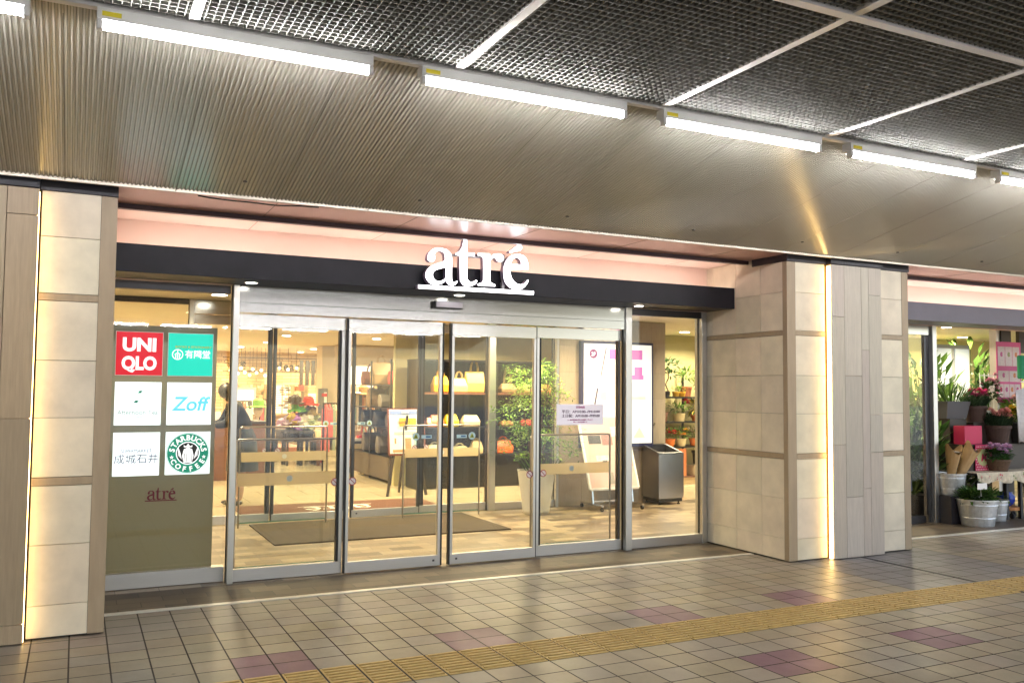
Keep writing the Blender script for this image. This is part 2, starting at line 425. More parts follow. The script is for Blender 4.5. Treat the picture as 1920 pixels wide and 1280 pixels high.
for k in range(-6, 7):
    for r in range(len(ROWY)-1):
        c = (RIBX+(k+.5)*PX, (ROWY[r]+ROWY[r+1])/2, GZ-.008)
        if first is None:
            o = first = gm.build('ceiling_grille_panel', GRILLE); 
        else:
            o = first.copy(); C.objects.link(o)
        o.location = (c[0], c[1], c[2]+random.uniform(-.002, .002)); o.rotation_euler = (random.gauss(0, .003), random.gauss(0, .003), random.gauss(0, .002))
        tag(o, 'dark egg crate ceiling panel, %s, %s' % (('touching the white soffit trim', 'one row in front of the trim', 'two rows from the trim', 'overhead row', 'rear row', 'second rear row', 'third rear row', 'fourth rear row', 'fifth rear row')[r], NTH[k+6]), 'ceiling grille', 'grille panels of the concourse ceiling')
# far side of the concourse (behind the camera)
fs = MB(); fs.raw([(-9, -8.45, 3.1), (10.6, -8.45, 3.1), (10.6, -10.4, 2.7), (-9, -10.4, 2.7)], [(3, 2, 1, 0)])
struct('far_soffit', fs, SOFFIT, 'soffit on the open side of the concourse')

# fluorescent fixtures
LZ = 3.085; LY = 4.075
def lamp(x0, ln, label, group):
    t = thing('fluorescent_lamp', label, 'ceiling lamp', (x0, LY, LZ), group)
    h = MB(); h.box(x0, LY-.04, LZ-.042, x0+ln, LY+.035, LZ+.012)
    h.build('housing', WHITE, t, bevel=.004)
    f = MB(); f.raw([(x0+.01, LY-.02, LZ-.042), (x0+ln-.01, LY-.02, LZ-.042), (x0+ln-.01, LY+.02, LZ-.052), (x0+.01, LY+.02, LZ-.052)], [(0, 3, 2, 1)])
    f.build('reflector', WHITE, t)
    tb = MB(); tb.tube([(x0+.026, LY-.022, LZ-.066), (x0+ln-.026, LY-.022, LZ-.066)], .0145, 12)
    tb.build('tube', TUBEM, t, smooth=False)
    for e in (0, 1):
        xe = x0+.0 if e == 0 else x0+ln-.024
        MB().box(xe, LY-.040, LZ-.083, xe+.024, LY+.0, LZ-.042).build('lamp_holder', WHITE, t, bevel=.004)
    st = MB(); st.box(x0+.02, LY-.0425, LZ-.026, x0+.095, LY-.0402, LZ-.006)
    st.build('sticker', mat('yellow_sticker', (.80, .66, .02), .5), t)
    return t
LP = 1.452
lampA = lamp(.028, 1.205, 'second fluorescent lamp from the left, over the entrance sign panel', 'fluorescent lamps along the ribbed soffit')
lab = {-1: 'fluorescent lamp at the upper left corner, its right end in view', 1: 'third fluorescent lamp from the left, above the white letter sign',
       2: 'fluorescent lamp right of the letter sign, fourth from the left', 3: 'fifth fluorescent lamp from the left, beyond the golden streak on the soffit',
       4: 'fluorescent lamp at the right edge of the row, partly out of view'}
for k in (-2, -1, 1, 2, 3, 4, 5, 6):
    dup(lampA, (k*LP, 0, 0), lab.get(k, 'fluorescent lamp of the soffit row continuing beyond the picture'))
for k in range(-4, 7):
    dup(lampA, (k*LP+.3, -12.6, .0), 'fluorescent lamp on the open side of the concourse, seen only as a reflection', 'lamps on the open side')

# ================================================================== COVE ABOVE THE ENTRANCE
def cove(x0, x1, lab):
    c = MB()
    c.box(x0, 6.535, 2.745, x1, 7.2, 2.775)                     # ceiling behind the rail
    c.box(x0, 7.12, 2.30, x1, 7.2, 2.745)                       # wall over the header
    o = struct('cove_ceiling', c, PINK, lab)
    MB().box(x0, 5.876, 2.7455, x1, 6.5345, 2.775).build('rose_panel', mat('rose_panel', (.74, .43, .37), .28), o)
    for k in range(1, int((x1-x0)/1.0)+1):
        x = x0+k*1.0
        if x < x1-.2: MB().box(x-.002, 5.88, 2.743, x+.002, 7.12, 2.7452).build('ceiling_joint', mat('joint_line', (.42, .27, .22), .7), o)
    return o
cove(.18, 5.72, 'peach cove ceiling and wall above the entrance beam')
cove(7.24, 14, 'peach cove ceiling above the flower shop')
for x0, x1, lb in ((.19, 5.70, 'dark double rail crossing the peach cove over the entrance'), (7.26, 14, 'dark rail crossing the peach cove over the flower shop')):
    rl = MB(); rl.box(x0, 6.50, 2.71, x1, 6.525, 2.744); rl.box(x0, 6.548, 2.714, x1, 6.575, 2.744); rl.box(x0, 6.525, 2.73, x1, 6.548, 2.744)
    tag(rl.build('curtain_rail', mat('rail_metal', (.10, .075, .085), .35, .6), bevel=.002), lb, 'rail')
def beam(x0, x1, lab, mt):
    t = thing('fascia_beam', lab, 'beam', ((x0+x1)/2, 6.9, 2.3))
    b = MB(); b.box(x0, 6.70, 2.304, x1, 6.725, 2.505); b.box(x0, 6.725, 2.304, x1, 7.118, 2.33); b.box(x0, 6.725, 2.47, x1, 6.78, 2.50)
    b.build('fascia', mt, t, bevel=.003)
    return t
bm = beam(.195, 5.698, 'long black fascia beam carrying the white lit letters', BLACK)
MB().box(2.75, 6.735, 2.3020, 2.756, 7.11, 2.3035).build('panel_joint', RUBBER, bm)
MB().box(3.95, 6.735, 2.3020, 3.956, 7.11, 2.3035).build('panel_joint', RUBBER, bm)
bm2 = beam(7.26, 14, 'grey violet fascia beam over the flower shop', mat('violet_grey', (.17, .165, .215), .45, var=.1, scale=3))
def cove_light(x0, x1, lab):
    t = thing('cove_light', lab, 'cove light', ((x0+x1)/2, 6.95, 2.34))
    n = int((x1-x0)/1.25)
    for k in range(n):
        a = x0+(x1-x0)*(k+.03)/n; b = x0+(x1-x0)*(k+.97)/n
        MB().tube([(a, 6.90, 2.37), (b, 6.90, 2.37)], .014, 8).build('tube', emit('cove_tube', (1, .86, .74), COVE*4), t)
cove_light(.25, 5.62, 'hidden tube row inside the black beam lighting the peach cove')
cove_light(7.35, 13.9, 'hidden tube row inside the grey beam lighting the flower shop cove')
for (x, lb) in ((1.174, 'downlight in the beam soffit above the left sliding door'), (2.895, 'downlight in the beam soffit under the lit letters'), (4.72, 'downlight in the beam soffit near the right sidelight')):
    t = thing('downlight', lb, 'downlight', (x, 6.90, 2.304), 'downlights under the black beam')
    MB().lathe(x, 6.90, [(.052, 2.2985), (.052, 2.304), (.03, 2.304)], 20).build('rim', WHITE, t)
    MB().lathe(x, 6.90, [(.04, 2.2970), (.04, 2.2984)], 20).build('lens', emit('downlight_lens', (1, .93, .8), 10), t)

# ================================================================== STONE PIERS
HJ = [0.0, .20, .555, .905, .955, 1.31, 1.655, 2.015, 2.06, 2.405, 2.744]
def clad_front(mb, x0, x1, y, vj=()):
    xs = [x0]+list(vj)+[x1]
    for a, b in zip(xs, xs[1:]):
        for z0, z1 in zip(HJ, HJ[1:]):
            if (z0, z1) in ((.905, .955), (2.015, 2.06)): continue
            mb.col = jit((.70, .625, .495), .06)
            mb.box(a+.0015, y, max(z0, .012)+.0015, b-.0015, y+.03, z1-.0015)
def clad_side(mb, x, y0, y1, vj, sgn):
    ys = [y0]+list(vj)+[y1]
    for a, b in zip(ys, ys[1:]):
        for z0, z1 in zip(HJ, HJ[1:]):
            if (z0, z1) in ((.905, .955), (2.015, 2.06)): continue
            mb.col = jit((.70, .625, .495), .06)
            x0, x1 = (x, x+.03) if sgn < 0 else (x-.03, x)
            mb.box(x0, a+.0015, max(z0, .012)+.0015, x1, b-.0015, z1-.0015)
def planks(mb, base, cols, y):
    """taupe ceramic planks of staggered lengths"""
    for (a, b, zs) in cols:
        zz = [.004]+zs+[2.679]
        for z0, z1 in zip(zz, zz[1:]):
            mb.col = jit(base, .09)
            mb.box(a+.0018, y, z0+.0018, b-.0018, y+.03, z1-.0018)
def led(x, y, parent, r=.011):
    MB().box(x-r, y-.006, .01, x+r, y+.010, 2.66).build('light_strip', LEDM, parent)
# right pier
t = thing('stone_pier', 'cream stone pier between the entrance and the flower shop, with glowing slit', 'pier', (6.4, 6.5, 0))
core = MB(); core.box(5.735, 6.035, 0, 7.215, 7.20, 2.743); core.build('core', GROUT, t)
for fn, ar in ((clad_front, (5.80, 6.158, 6.0)), (clad_front, (6.82, 7.165, 6.0)), (clad_side, (5.70, 6.055, 7.20, (6.344, 6.69, 7.035), -1)), (clad_side, (7.25, 6.055, 7.20, (6.4, 6.8), 1))):
    c = MB(); fn(c, *ar); c.build('stone_cladding', STONE, t, bevel=.0015, seg=1)
MB().box(5.698, 5.998, .01, 5.80, 6.055, 2.679).build('corner_trim', BROWN, t, bevel=.002); MB().box(7.165, 5.998, .01, 7.252, 6.055, 2.679).build('corner_trim', BROWN, t, bevel=.002)
for z0, z1 in ((.907, .953), (2.017, 2.058)):
    zc = (z0+z1)/2
    for (u0, v0, u1, v1) in ((5.80, 5.996, 6.157, 6.03), (6.822, 5.996, 7.165, 6.03), (5.696, 6.055, 5.73, 7.2)):
        c = MB(); c.box(u0, v0, z0, u1, v1, z1); c.box(u0-.0005, v0-.0005, zc-.003, u1, v1, zc+.003); c.build('stone_band', BROWN, t, bevel=.001, seg=1)
c = MB(); planks(c, (.48, .425, .36), [(6.175, 6.341, [1.03, 2.20]), (6.341, 6.557, [.55, 1.66]), (6.557, 6.654, [.62, 1.90]), (6.654, 6.82, [.95, 1.30, 2.42])], 5.94)  # whiter base of the same ceramic: stronger daylight here put into the colour
c.build('ceramic_panel', TAUPE, t, bevel=.001, seg=1)
MB().box(6.186, 5.97, .004, 6.81, 6.034, 2.679).build('panel_frame', mat('panel_side', (.30, .19, .09), .5), t)
led(6.163, 5.957, t, .012)
c = MB(); c.box(5.69, 5.985, 2.680, 6.165, 6.45, 2.75); c.box(6.165, 5.925, 2.680, 6.83, 6.3, 2.752); c.box(6.83, 5.985, 2.680, 7.26, 6.45, 2.748)
c.build('cap', CAPBLACK, t, bevel=.003)
# left pier
t = thing('stone_pier', 'cream stone pier at the left edge, glowing beside a brown panel', 'pier', (-.3, 6.5, 0))
MB().box(-1.4, 6.035, 0, .16, 7.20, 2.743).build('core', GROUT, t)
c = MB(); clad_front(c, -.222, .105, 6.0); c.build('stone_cladding', STONE, t, bevel=.0015, seg=1)
c = MB(); clad_side(c, .195, 6.055, 7.20, (6.4, 6.8), 1); c.build('stone_cladding', STONE, t, bevel=.0015, seg=1)
MB().box(.105, 5.998, .01, .197, 6.055, 2.679).build('corner_trim', BROWN, t, bevel=.002)
for z0, z1 in ((.907, .953), (2.017, 2.058)):
    c = MB(); zc = (z0+z1)/2
    c.box(-.222, 5.996, z0, .105, 6.03, z1); c.box(-.222, 5.9955, zc-.003, .105, 6.03, zc+.003)
    c.build('stone_band', BROWN, t, bevel=.001, seg=1)
c = MB(); planks(c, (.37, .275, .18), [(-.40, -.232, [.116, 1.309, 2.516]), (-.56, -.40, [.7, 1.9]), (-.78, -.56, [1.4]), (-1.0, -.78, [.5, 1.7])], 5.94)  # darker base than the right panel: weaker light here put into the colour
c.build('ceramic_panel', TAUPE, t, bevel=.001, seg=1)
MB().box(-.99, 5.97, .004, -.245, 6.034, 2.679).build('panel_frame', MATS['panel_side'], t)
led(-.237, 5.957, t, .006)
c = MB(); c.box(-1.0, 5.925, 2.680, -.232, 6.3, 2.752); c.box(-.232, 5.985, 2.680, .20, 6.45, 2.75); c.build('cap', CAPBLACK, t, bevel=.003)

c = MB(); planks(c, (.37, .275, .18), [(-6+.22*k, -6+.22*(k+1), [random.uniform(.3, 1.2), random.uniform(1.4, 2.4)]) for k in range(22)], 5.99)
c.box(-6, 6.025, 0, -1.16, 6.2, 2.74); tag(c.build('side_wall', TAUPE), 'brown ceramic wall running on to the left of the left pier', 'wall')
# ================================================================== ENTRANCE GLAZING
YD = 7.13
def no_entry(x, z, y, parent, r=.033):
    d = MB(); d.lathe(0, 0, [(r, 0), (r, .001)], 24); d.v = [(x+a, y-c, z+b) for a, b, c in d.v]
    o = d.build('sticker', mat('sticker_white', (.7, .62, .62), .5), parent)
    d = MB(); n = 24
    for q in range(n):
        a0, a1 = 2*math.pi*q/n, 2*math.pi*(q+1)/n
        d.face([(x+r*math.cos(a0), y-.0016, z+r*math.sin(a0)), (x+r*math.cos(a1), y-.0016, z+r*math.sin(a1)), (x+r*.78*math.cos(a1), y-.0016, z+r*.78*math.sin(a1)), (x+r*.78*math.cos(a0), y-.0016, z+r*.78*math.sin(a0))])
    d.obox((x-r*.6, y-.0016, z+r*.6), (x+r*.6, y-.0016, z-r*.6), .006, .0008, (0, 1, 0))
    d.build('no_entry_ring', mat('dark_red_print', (.28, .03, .06), .5), o)
def hand_sticker(x, z, y, parent, side):
    d = MB(); n = 20; r = .033
    d.lathe(0, 0, [(r, 0), (r, .001)], 24); d.v = [(x+a, y-c, z+b) for a, b, c in d.v]
    o = d.build('sticker', mat('pale_blue_print', (.50, .68, .72), .5), parent)
    d = MB(); d.poly([(x-.022, z-.016), (x+.022, z-.016), (x, z+.024)], y-.0025, y-.0012); d.build('warning_triangle', mat('warn_yellow', (.35, .40, .03), .5), o)
    d = MB(); d.poly([(x-.006, z-.012), (x+.008, z-.012), (x+.002, z+.012)], y-.0035, y-.0027); d.build('hand_symbol', RUBBER, o)
    d = MB(); a, b = (x+.05, x+.145) if side > 0 else (x-.145, x-.05)
    d.box(a, y-.001, z-.018, b, y, z+.012); o2 = d.build('sticker', MATS['pale_blue_print'], parent, bevel=.008, seg=3)
    d = MB(); d.box(a+.04, y-.002, z-.010, a+.085, y-.0012, z+.004); d.build('sticker_print', mat('blue_print', (.05, .14, .3), .5), o2)
def leaf(name, x0, x1, y, lab, group, inner, parent_h=2.075):
    """sliding leaf; inner = +1 when the meeting edge is at x1"""
    t = thing(name, lab, 'sliding door', ((x0+x1)/2, y, 0), group)
    MB().box(x0+.02, y-.005, .09, x1-.02, y+.005, parent_h-.10).build('glass', GLASS, t)
    MB().box(x0, y-.02, parent_h-.105, x1, y+.02, parent_h).build('top_rail', STEEL, t, bevel=.002)
    MB().box(x0, y-.02, .008, x1, y+.02, .095).build('bottom_rail', STEELB, t, bevel=.002)
    for k, (a, b) in enumerate(((x0, x0+.024), (x1-.024, x1))):
        MB().box(a, y-.019, .095, b, y+.019, parent_h-.105).build('stile', STEELV, t, bevel=.002)
    e = (x1, x1+.016) if inner > 0 else (x0-.016, x0)
    MB().box(e[0], y-.018, .008, e[1], y+.018, parent_h).build('edge_seal', RUBBER, t)
    e = (x0-.012, x0) if inner > 0 else (x1, x1+.012)
    MB().box(e[0], y-.012, .008, e[1], y+.018, parent_h).build('edge_seal', RUBBER, t)
    k = x1-.05 if inner > 0 else x0+.07
    MB().lathe(0, 0, [(.012, 0), (.012, .004)], 12).v
    l = MB(); l.box(k-.02, y-.024, .045, k, y-.02, .062); l.build('floor_lock', DARKSTEEL, t, bevel=.003)
    return t
def fixed(name, x0, x1, y, lab, group, up=0):
    t = thing(name, lab, 'glass sidelight', ((x0+x1)/2, y, 0), group)
    MB().box(x0+.01, y-.005, .09, x1-.01, y+.005, 1.99+up).build('glass', GLASS, t)
    MB().box(x0, y-.025, .004, x1, y+.025, .098).build('bottom_rail', STEELB, t, bevel=.002)
    MB().box(x0, y-.025, 1.98+up, x1, y+.025, 2.082+up).build('top_rail', STEEL, t, bevel=.002)
    return t
def doorset(y, which, g, up=0):
    c = 2.87
    a = leaf('sliding_door', 2.0, 2.828, y-.005, which+' left sliding glass leaf at the central gap', g, 1, 2.075+up)
    b = leaf('sliding_door', 2.918, 3.745, y-.005, which+' right sliding glass leaf at the central gap', g, -1, 2.075+up)
    f1 = fixed('glass_sidelight', 1.13, 1.985, y+.045, which+' fixed glass pane left of the sliding leaves', g+' panes', up)
    MB().box(1.955, y+.018, .1, 1.985, y+.068, 1.98+up).build('stile', STEELV, f1, bevel=.002)
    MB().box(1.935, y+.022, .1, 1.954, y+.064, 1.98+up).build('edge_seal', RUBBER, f1)
    f2 = fixed('glass_sidelight', 3.76, 4.69, y+.045, which+' fixed glass pane right of the sliding leaves', g+' panes', up)
    MB().box(3.762, y+.018, .1, 3.80, y+.068, 1.98+up).build('stile', STEELV, f2, bevel=.002)
    MB().box(3.801, y+.022, .1, 3.82, y+.064, 1.98+up).build('edge_seal', RUBBER, f2)
    MB().box(4.655, y+.018, .1, 4.675, y+.068, 1.98+up).build('stile', DARKSTEEL, f2)
    return a, b, f1, f2
a, b, f1, f2 = doorset(YD, 'outer', 'outer entrance doors')
hand_sticker(2.60, 1.10, YD-.011, a, 1); hand_sticker(3.12, 1.10, YD-.011, b, -1)
no_entry(1.925, .74, YD+.038, f1); no_entry(2.055, .745, YD-.011, a); no_entry(3.69, .745, YD-.011, b); no_entry(3.855, .745, YD+.038, f2)
t = thing('door_header', 'brushed steel header over the outer sliding doors', 'door header', (2.9, YD, 2.08))
MB().box(1.125, YD-.03, 2.088, 4.70, YD+.09, 2.303).build('transom', STEEL, t, bevel=.002)
MB().box(1.125, YD-.028, 2.166, 4.70, YD-.0312, 2.169).build('seam', RUBBER, t)
def sensor(x, y, z, lab):
    t = thing('door_sensor', lab, 'door sensor', (x, y, z), 'door sensors')
    MB().box(x-.13, y-.055, z-.032, x+.13, y, z+.03).build('housing', RUBBER, t, bevel=.004)
    MB().box(x-.115, y-.057, z-.022, x+.128, y-.0553, z+.026).build('window', mat('sensor_window', (.5, .48, .56), .25, .6), t)
sensor(2.857, YD-.032, 2.228, 'small silver door sensor on the outer header above the gap')
# jambs and mullions
def post(x0, x1, y0, y1, z1, lab):
    t = thing('door_post', lab, 'door post', ((x0+x1)/2, (y0+y1)/2, 0), 'steel posts of the entrance')
    MB().box(x0, y0, 0, x1, y1, z1).build('shaft', STEELV, t, bevel=.003)
    MB().box(x0-.006, y0+.05, 0, x0-.0005, y0+.07, z1).build('seal', RUBBER, t)
post(1.078, 1.124, 7.10, 7.23, 2.303, 'steel post between the sign panel and the left sidelight')
post(4.70, 4.768, 7.08, 7.20, 2.303, 'steel post between the right sidelight and the side window')
post(5.635, 5.694, 7.12, 7.24, 2.303, 'steel post against the right stone pier')
# side window on the right
t = thing('side_window', 'clear side window between steel post and right pier', 'window', (5.2, 7.16, 0))
MB().box(4.775, 7.155, .09, 5.63, 7.165, 2.235).build('glass', GLASS, t)
MB().box(4.77, 7.13, .004, 5.634, 7.19, .092).build('bottom_rail', STEELB, t, bevel=.002)
MB().box(4.77, 7.13, 2.236, 5.634, 7.19, 2.303).build('top_rail', DARKSTEEL, t, bevel=.002)
# sign panel on the left
t = thing('sign_window', 'fixed window left of the doors backed by an olive film', 'window', (.65, 7.25, 0))
MB().box(.2, 7.245, .11, 1.072, 7.255, 2.24).build('glass', GLASS, t)
MB().box(.197, 7.21, .004, 1.072, 7.30, .118).build('bottom_rail', STEELB, t, bevel=.002)
MB().box(.197, 7.21, 2.24, 1.072, 7.30, 2.303).build('top_rail', DARKSTEEL, t, bevel=.002)
fl_ = MB(); fl_.box(.2, 7.262, .119, .985, 7.268, 1.968); fl_.build('olive_film', FROST, t)

# ------------------------------------------------------------------ brand glyphs traced as outlines (local units: zoom pixels)
def catmull(pts, n=6):
    """closed outline; corner points carry a third value"""
    out = []; N = len(pts)
    for i in range(N):
        p1, p2 = pts[i], pts[(i+1) % N]
        p0 = p1 if len(p1) > 2 else pts[i-1]; p3 = p2 if len(p2) > 2 else pts[(i+2) % N]
        if len(p1) > 2 and len(p2) > 2: out.append(p1[:2]); continue
        for q in range(n):
            s = q/n
            out.append(tuple(.5*((2*p1[d])+(-p0[d]+p2[d])*s+(2*p0[d]-5*p1[d]+4*p2[d]-p3[d])*s*s+(-p0[d]+3*p1[d]-3*p2[d]+p3[d])*s**3) for d in (0, 1)))
    return out
GL = {
 'a': [[(268, 400), (285, 345), (335, 300), (410, 287), (490, 305), (540, 350), (558, 410), (558, 640), (564, 682), (580, 698), (600, 695), (618, 680, 1), (626, 692, 1), (605, 722), (565, 738), (525, 728), (500, 705), (490, 672, 1), (460, 700), (410, 722), (350, 728), (290, 705), (250, 650), (243, 600), (262, 550), (310, 505), (380, 475), (445, 455), (477, 435, 1), (476, 395), (465, 350), (430, 325), (390, 325), (360, 345), (352, 370), (357, 400), (350, 430), (325, 452), (295, 450), (272, 430)],
       [(487, 520, 1), (487, 640, 1), (455, 672), (400, 687), (355, 668), (330, 620), (338, 575), (370, 550), (430, 532)]],
 't': [[(700, 190, 1), (742, 190, 1), (742, 346, 1), (832, 350, 1), (832, 386, 1), (742, 384, 1), (741, 620), (750, 668), (778, 692), (820, 690), (848, 672, 1), (863, 680, 1), (845, 715), (800, 740), (750, 748), (700, 735), (665, 690), (657, 640), (656, 382, 1), (604, 370, 1), (606, 350, 1), (645, 330), (680, 280), (693, 230)]],
 'r': [[(870, 352, 1), (1012, 355, 1), (1017, 400, 1), (1050, 370), (1100, 358), (1150, 365), (1178, 395), (1172, 435), (1140, 455), (1100, 440), (1078, 405), (1050, 405), (1025, 430), (1018, 470), (1018, 640), (1022, 690), (1045, 712), (1076, 722, 1), (1078, 748, 1), (870, 738, 1), (870, 715, 1), (905, 708), (928, 690), (935, 640), (935, 440), (928, 402), (905, 386), (870, 380, 1)]],
 'e': [[(1475, 545, 1), (1474, 480), (1455, 420), (1410, 375), (1340, 362), (1260, 385), (1205, 450), (1180, 530), (1178, 600), (1195, 690), (1245, 755), (1310, 784), (1370, 785), (1430, 755), (1470, 700), (1478, 675, 1), (1465, 670, 1), (1430, 710), (1390, 725), (1340, 715), (1290, 670), (1265, 610), (1262, 546, 1)],
       [(1268, 485, 1), (1278, 440), (1310, 408), (1345, 405), (1378, 430), (1395, 487, 1)]],
 'acute': [[(1245, 332, 1), (1345, 258), (1375, 250), (1398, 275), (1390, 305), (1365, 320), (1258, 345, 1)]],
 'bar': [[(155, 728, 1), (1542, 805, 1), (1540, 848, 1), (155, 772, 1)]]}
def glyph(name, key, mapf, y0, y1, mats, parent):
    """extruded letter; front face material 0, sides material 1"""
    cu = bpy.data.curves.new(name, 'CURVE'); cu.dimensions = '2D'; cu.fill_mode = 'BOTH'; cu.extrude = abs(y1-y0)/2
    for pts in GL[key]:
        q = [mapf(*p) for p in catmull(pts)]
        s = cu.splines.new('POLY'); s.points.add(len(q)-1); s.use_cyclic_u = True
        for k, (x, z) in enumerate(q): s.points[k].co = (x, z, 0, 1)
    o = bpy.data.objects.new(name, cu); C.objects.link(o); bpy.context.view_layer.update()
    me = bpy.data.meshes.new_from_object(o.evaluated_get(bpy.context.evaluated_depsgraph_get()))
    C.objects.unlink(o); bpy.data.objects.remove(o)
    off = Vector((0, 0, 0)); q = parent
    while q is not None: off += Vector(q.location); q = q.parent
    for v in me.vertices:
        a, b_, c_ = v.co; v.co = Vector((a, (y0+y1)/2-c_, b_))-off
    me.materials.clear()
    for mt in mats: me.materials.append(mt)
    me.update()
    for p in me.polygons: p.material_index = 0 if (abs(p.normal.y) > .9 and p.center.y+off.y < (y0+y1)/2) else len(mats)-1
    t = bpy.data.objects.new(name, me); C.objects.link(t); t.parent = parent
    return t
YL = 6.60
def big(x, y):
    p = P(760+x/6.4, 420+y/6.4, YL); return (p.x, p.z)
t = thing('letter_sign', 'white lit serif letters reading atré over an underline', 'letter sign', (2.93, YL, 2.31))
SIDE = mat('letter_side', (.30, .24, .36), .35, .3)
for nm, k in (('letter', 'a'), ('letter', 't'), ('letter', 'r'), ('letter', 'e'), ('accent', 'acute'), ('underline', 'bar')):
    glyph(nm, k, big, YL, YL+.06, [LETTERM, SIDE], t)
br = MB()
z0 = big(800, 760)[1]
for xx in (470, 700, 980, 1210):
    a_ = big(xx, 720); br.box(a_[0]-.008, YL+.06, a_[1]-.03, a_[0]+.008, 6.70, a_[1]+.02)
p0, p1 = big(560, 365), big(1230, 385); br.box(p0[0], YL+.03, p0[1]-.008, p1[0], YL+.05, p0[1]+.008)
pv = big(1200, 360); br.box(pv[0]-.012, YL+.035, big(1200, 800)[1], pv[0]+.012, YL+.052, pv[1])
br.build('bracket', mat('bracket_metal', (.4, .39, .42), .4, .6), t)

# ------------------------------------------------------------------ six placards on the sign window
YP = 7.238
PS = .325
CX = (.4215, .7875); CZ = (1.752, 1.375, .996)
WP = emit('lit_white_placard', (.88, 1, 1), .42, (.8, .84, .84))
RP = emit('lit_red_placard', (.75, .004, .02), .22, (.62, .01, .03))
TP = emit('lit_teal_placard', (.0, .70, .52), .30, (.0, .46, .34))
def placard(ci, ri, mt, label):
    x, z = CX[ci], CZ[ri]
    t = thing('logo_placard', label, 'sign', (x, YP, z-PS/2), 'tenant placards on the sign window')
    MB().box(x-PS/2, YP, z-PS/2, x+PS/2, YP+.006, z+PS/2).build('panel', mt, t)
    return t, x, z
yf = YP-.0022
t, x, z = placard(0, 0, RP, 'red placard with white block letters UNI QLO')
MB().box(x-PS/2-.004, YP+.001, z-PS/2-.004, x+PS/2+.004, YP+.005, z+PS/2+.004).build('border', WHITE, t)
W2 = emit('print_white', (1, 1, 1), .35, (.85, .85, .85))
text('lettering', 'UNI', x, z+.022, yf, .135, W2, t, bold=.006, width=.235)
text('lettering', 'QLO', x, z-.118, yf, .135, W2, t, bold=.006, width=.245)
t, x, z = placard(1, 0, TP, 'teal placard with white characters and yellow BOOKS line')
MB().box(x-PS/2-.004, YP+.001, z-PS/2-.004, x+PS/2+.004, YP+.005, z+PS/2+.004).build('border', WHITE, t)
text('lettering', 'BOOKS & STATIONERY', x+.02, z+.052, yf, .022, mat('print_yellow', (.75, .75, .05), .5), t, bold=.0004, width=.265)
text('lettering', '有隣堂', x+.052, z-.022, yf, .068, W2, t, bold=.0008, width=.185)
d = MB()
def ring(mb, cx, cz, r0, r1, y, n=40, a0=0, a1=2*math.pi):
    for q in range(n):
        s0, s1 = a0+(a1-a0)*q/n, a0+(a1-a0)*(q+1)/n
        mb.face([(cx+r0*math.cos(s0), y, cz+r0*math.sin(s0)), (cx+r1*math.cos(s0), y, cz+r1*math.sin(s0)), (cx+r1*math.cos(s1), y, cz+r1*math.sin(s1)), (cx+r0*math.cos(s1), y, cz+r0*math.sin(s1))])
ring(d, x-.095, z+.0, .034, .041, yf); ring(d, x-.095, z-.01, .018, .024, yf, 16, .3, 2.84)
for aa in (-.014, 0, .014): d.box(x-.095+aa-.0035, yf-.0002, z-.032, x-.095+aa+.0035, yf+.0008, z+.005 if aa else z+.03)
d.build('emblem', W2, t)
t, x, z = placard(0, 1, WP, 'white placard with thin grey tea room name and leaf emblem')
GR = mat('print_grey_green', (.36, .46, .43), .6); GRN = mat('print_green', (.02, .36, .22), .5)
text('lettering', 'Afternoon Tea', x, z-.082, yf, .048, GR, t, width=.285)
text('lettering', 'LIVING', x, z-.108, yf, .017, GR, t, width=.085)
d = MB(); ring(d, x, z+.05, .046, .0475, yf)
for k in range(5): ring(d, x-.018+.009*k, z+.05+.008*math.sin(k*2), .008, .0095, yf, 12)
d.build('emblem', GR, t)
d = MB(); d.leaf((x-.005, yf, z+.078), (1, 0, .55), .042, .02, (0, -1, 0)); d.leaf((x-.032, yf, z+.010), (1, 0, .25), .04, .022, (0, -1, 0)); d.build('leaf_mark', GRN, t)
t, x, z = placard(1, 1, WP, 'white placard with large slanted sky blue word Zoff')
text('lettering', 'Zoff', x, z-.052, yf, .15, emit('print_sky', (.12, .66, .85), .28, (.16, .60, .75)), t, bold=.003, width=.285, shear=.2)
t, x, z = placard(0, 2, WP, 'white placard with navy characters below thin SUPERMARKET line')
text('lettering', 'SUPERMARKET', x, z+.012, yf, .038, mat('print_pale_navy', (.35, .36, .5), .6), t, width=.215)
text('lettering', '成城石井', x, z-.062, yf, .075, mat('print_navy', (.035, .03, .14), .5), t, width=.305, bold=-.0004)
t, x, z = placard(1, 2, WP, 'white placard with round green ring reading STARBUCKS COFFEE')
SG = emit('print_ring_green', (.0, .33, .2), .14, (.0, .27, .16))
d = MB(); ring(d, x, z, .087, .150, yf, 64); ring(d, x, z, .154, .157, yf, 64); d.build('ring', SG, t)
d = MB(); ring(d, x, z, 0.001, .080, yf+.0004, 48); d.build('emblem', mat('print_black', (.012, .014, .014), .5), t)
d = MB(); yy = yf-.0004
d.poly([(x-.03, z-.072), (x+.03, z-.072), (x+.042, z-.02), (x+.03, z+.03), (x, z+.045), (x-.03, z+.03), (x-.042, z-.02)], yy-.0006, yy)
for s_ in (-1, 1):
    for k in range(4):
        d.obox((x+s_*(.045+.008*k), yy, z-.045+.008*k), (x+s_*(.058+.004*k), yy, z+.01+.012*k), .004, .0006, (0, 1, 0))
d.poly([(x-.03, z+.045), (x-.032, z+.062), (x-.015, z+.052), (x, z+.074), (x+.015, z+.052), (x+.032, z+.062), (x+.03, z+.045)], yy-.0006, yy)
d.build('emblem_figure', W2, t)
d = MB()
for k in range(4): d.obox((x-.027+.018*k, yy-.001, z-.066), (x-.024+.016*k, yy-.001, z+.0), .0035, .0004, (0, 1, 0))
d.build('emblem_lines', MATS['print_black'], t)
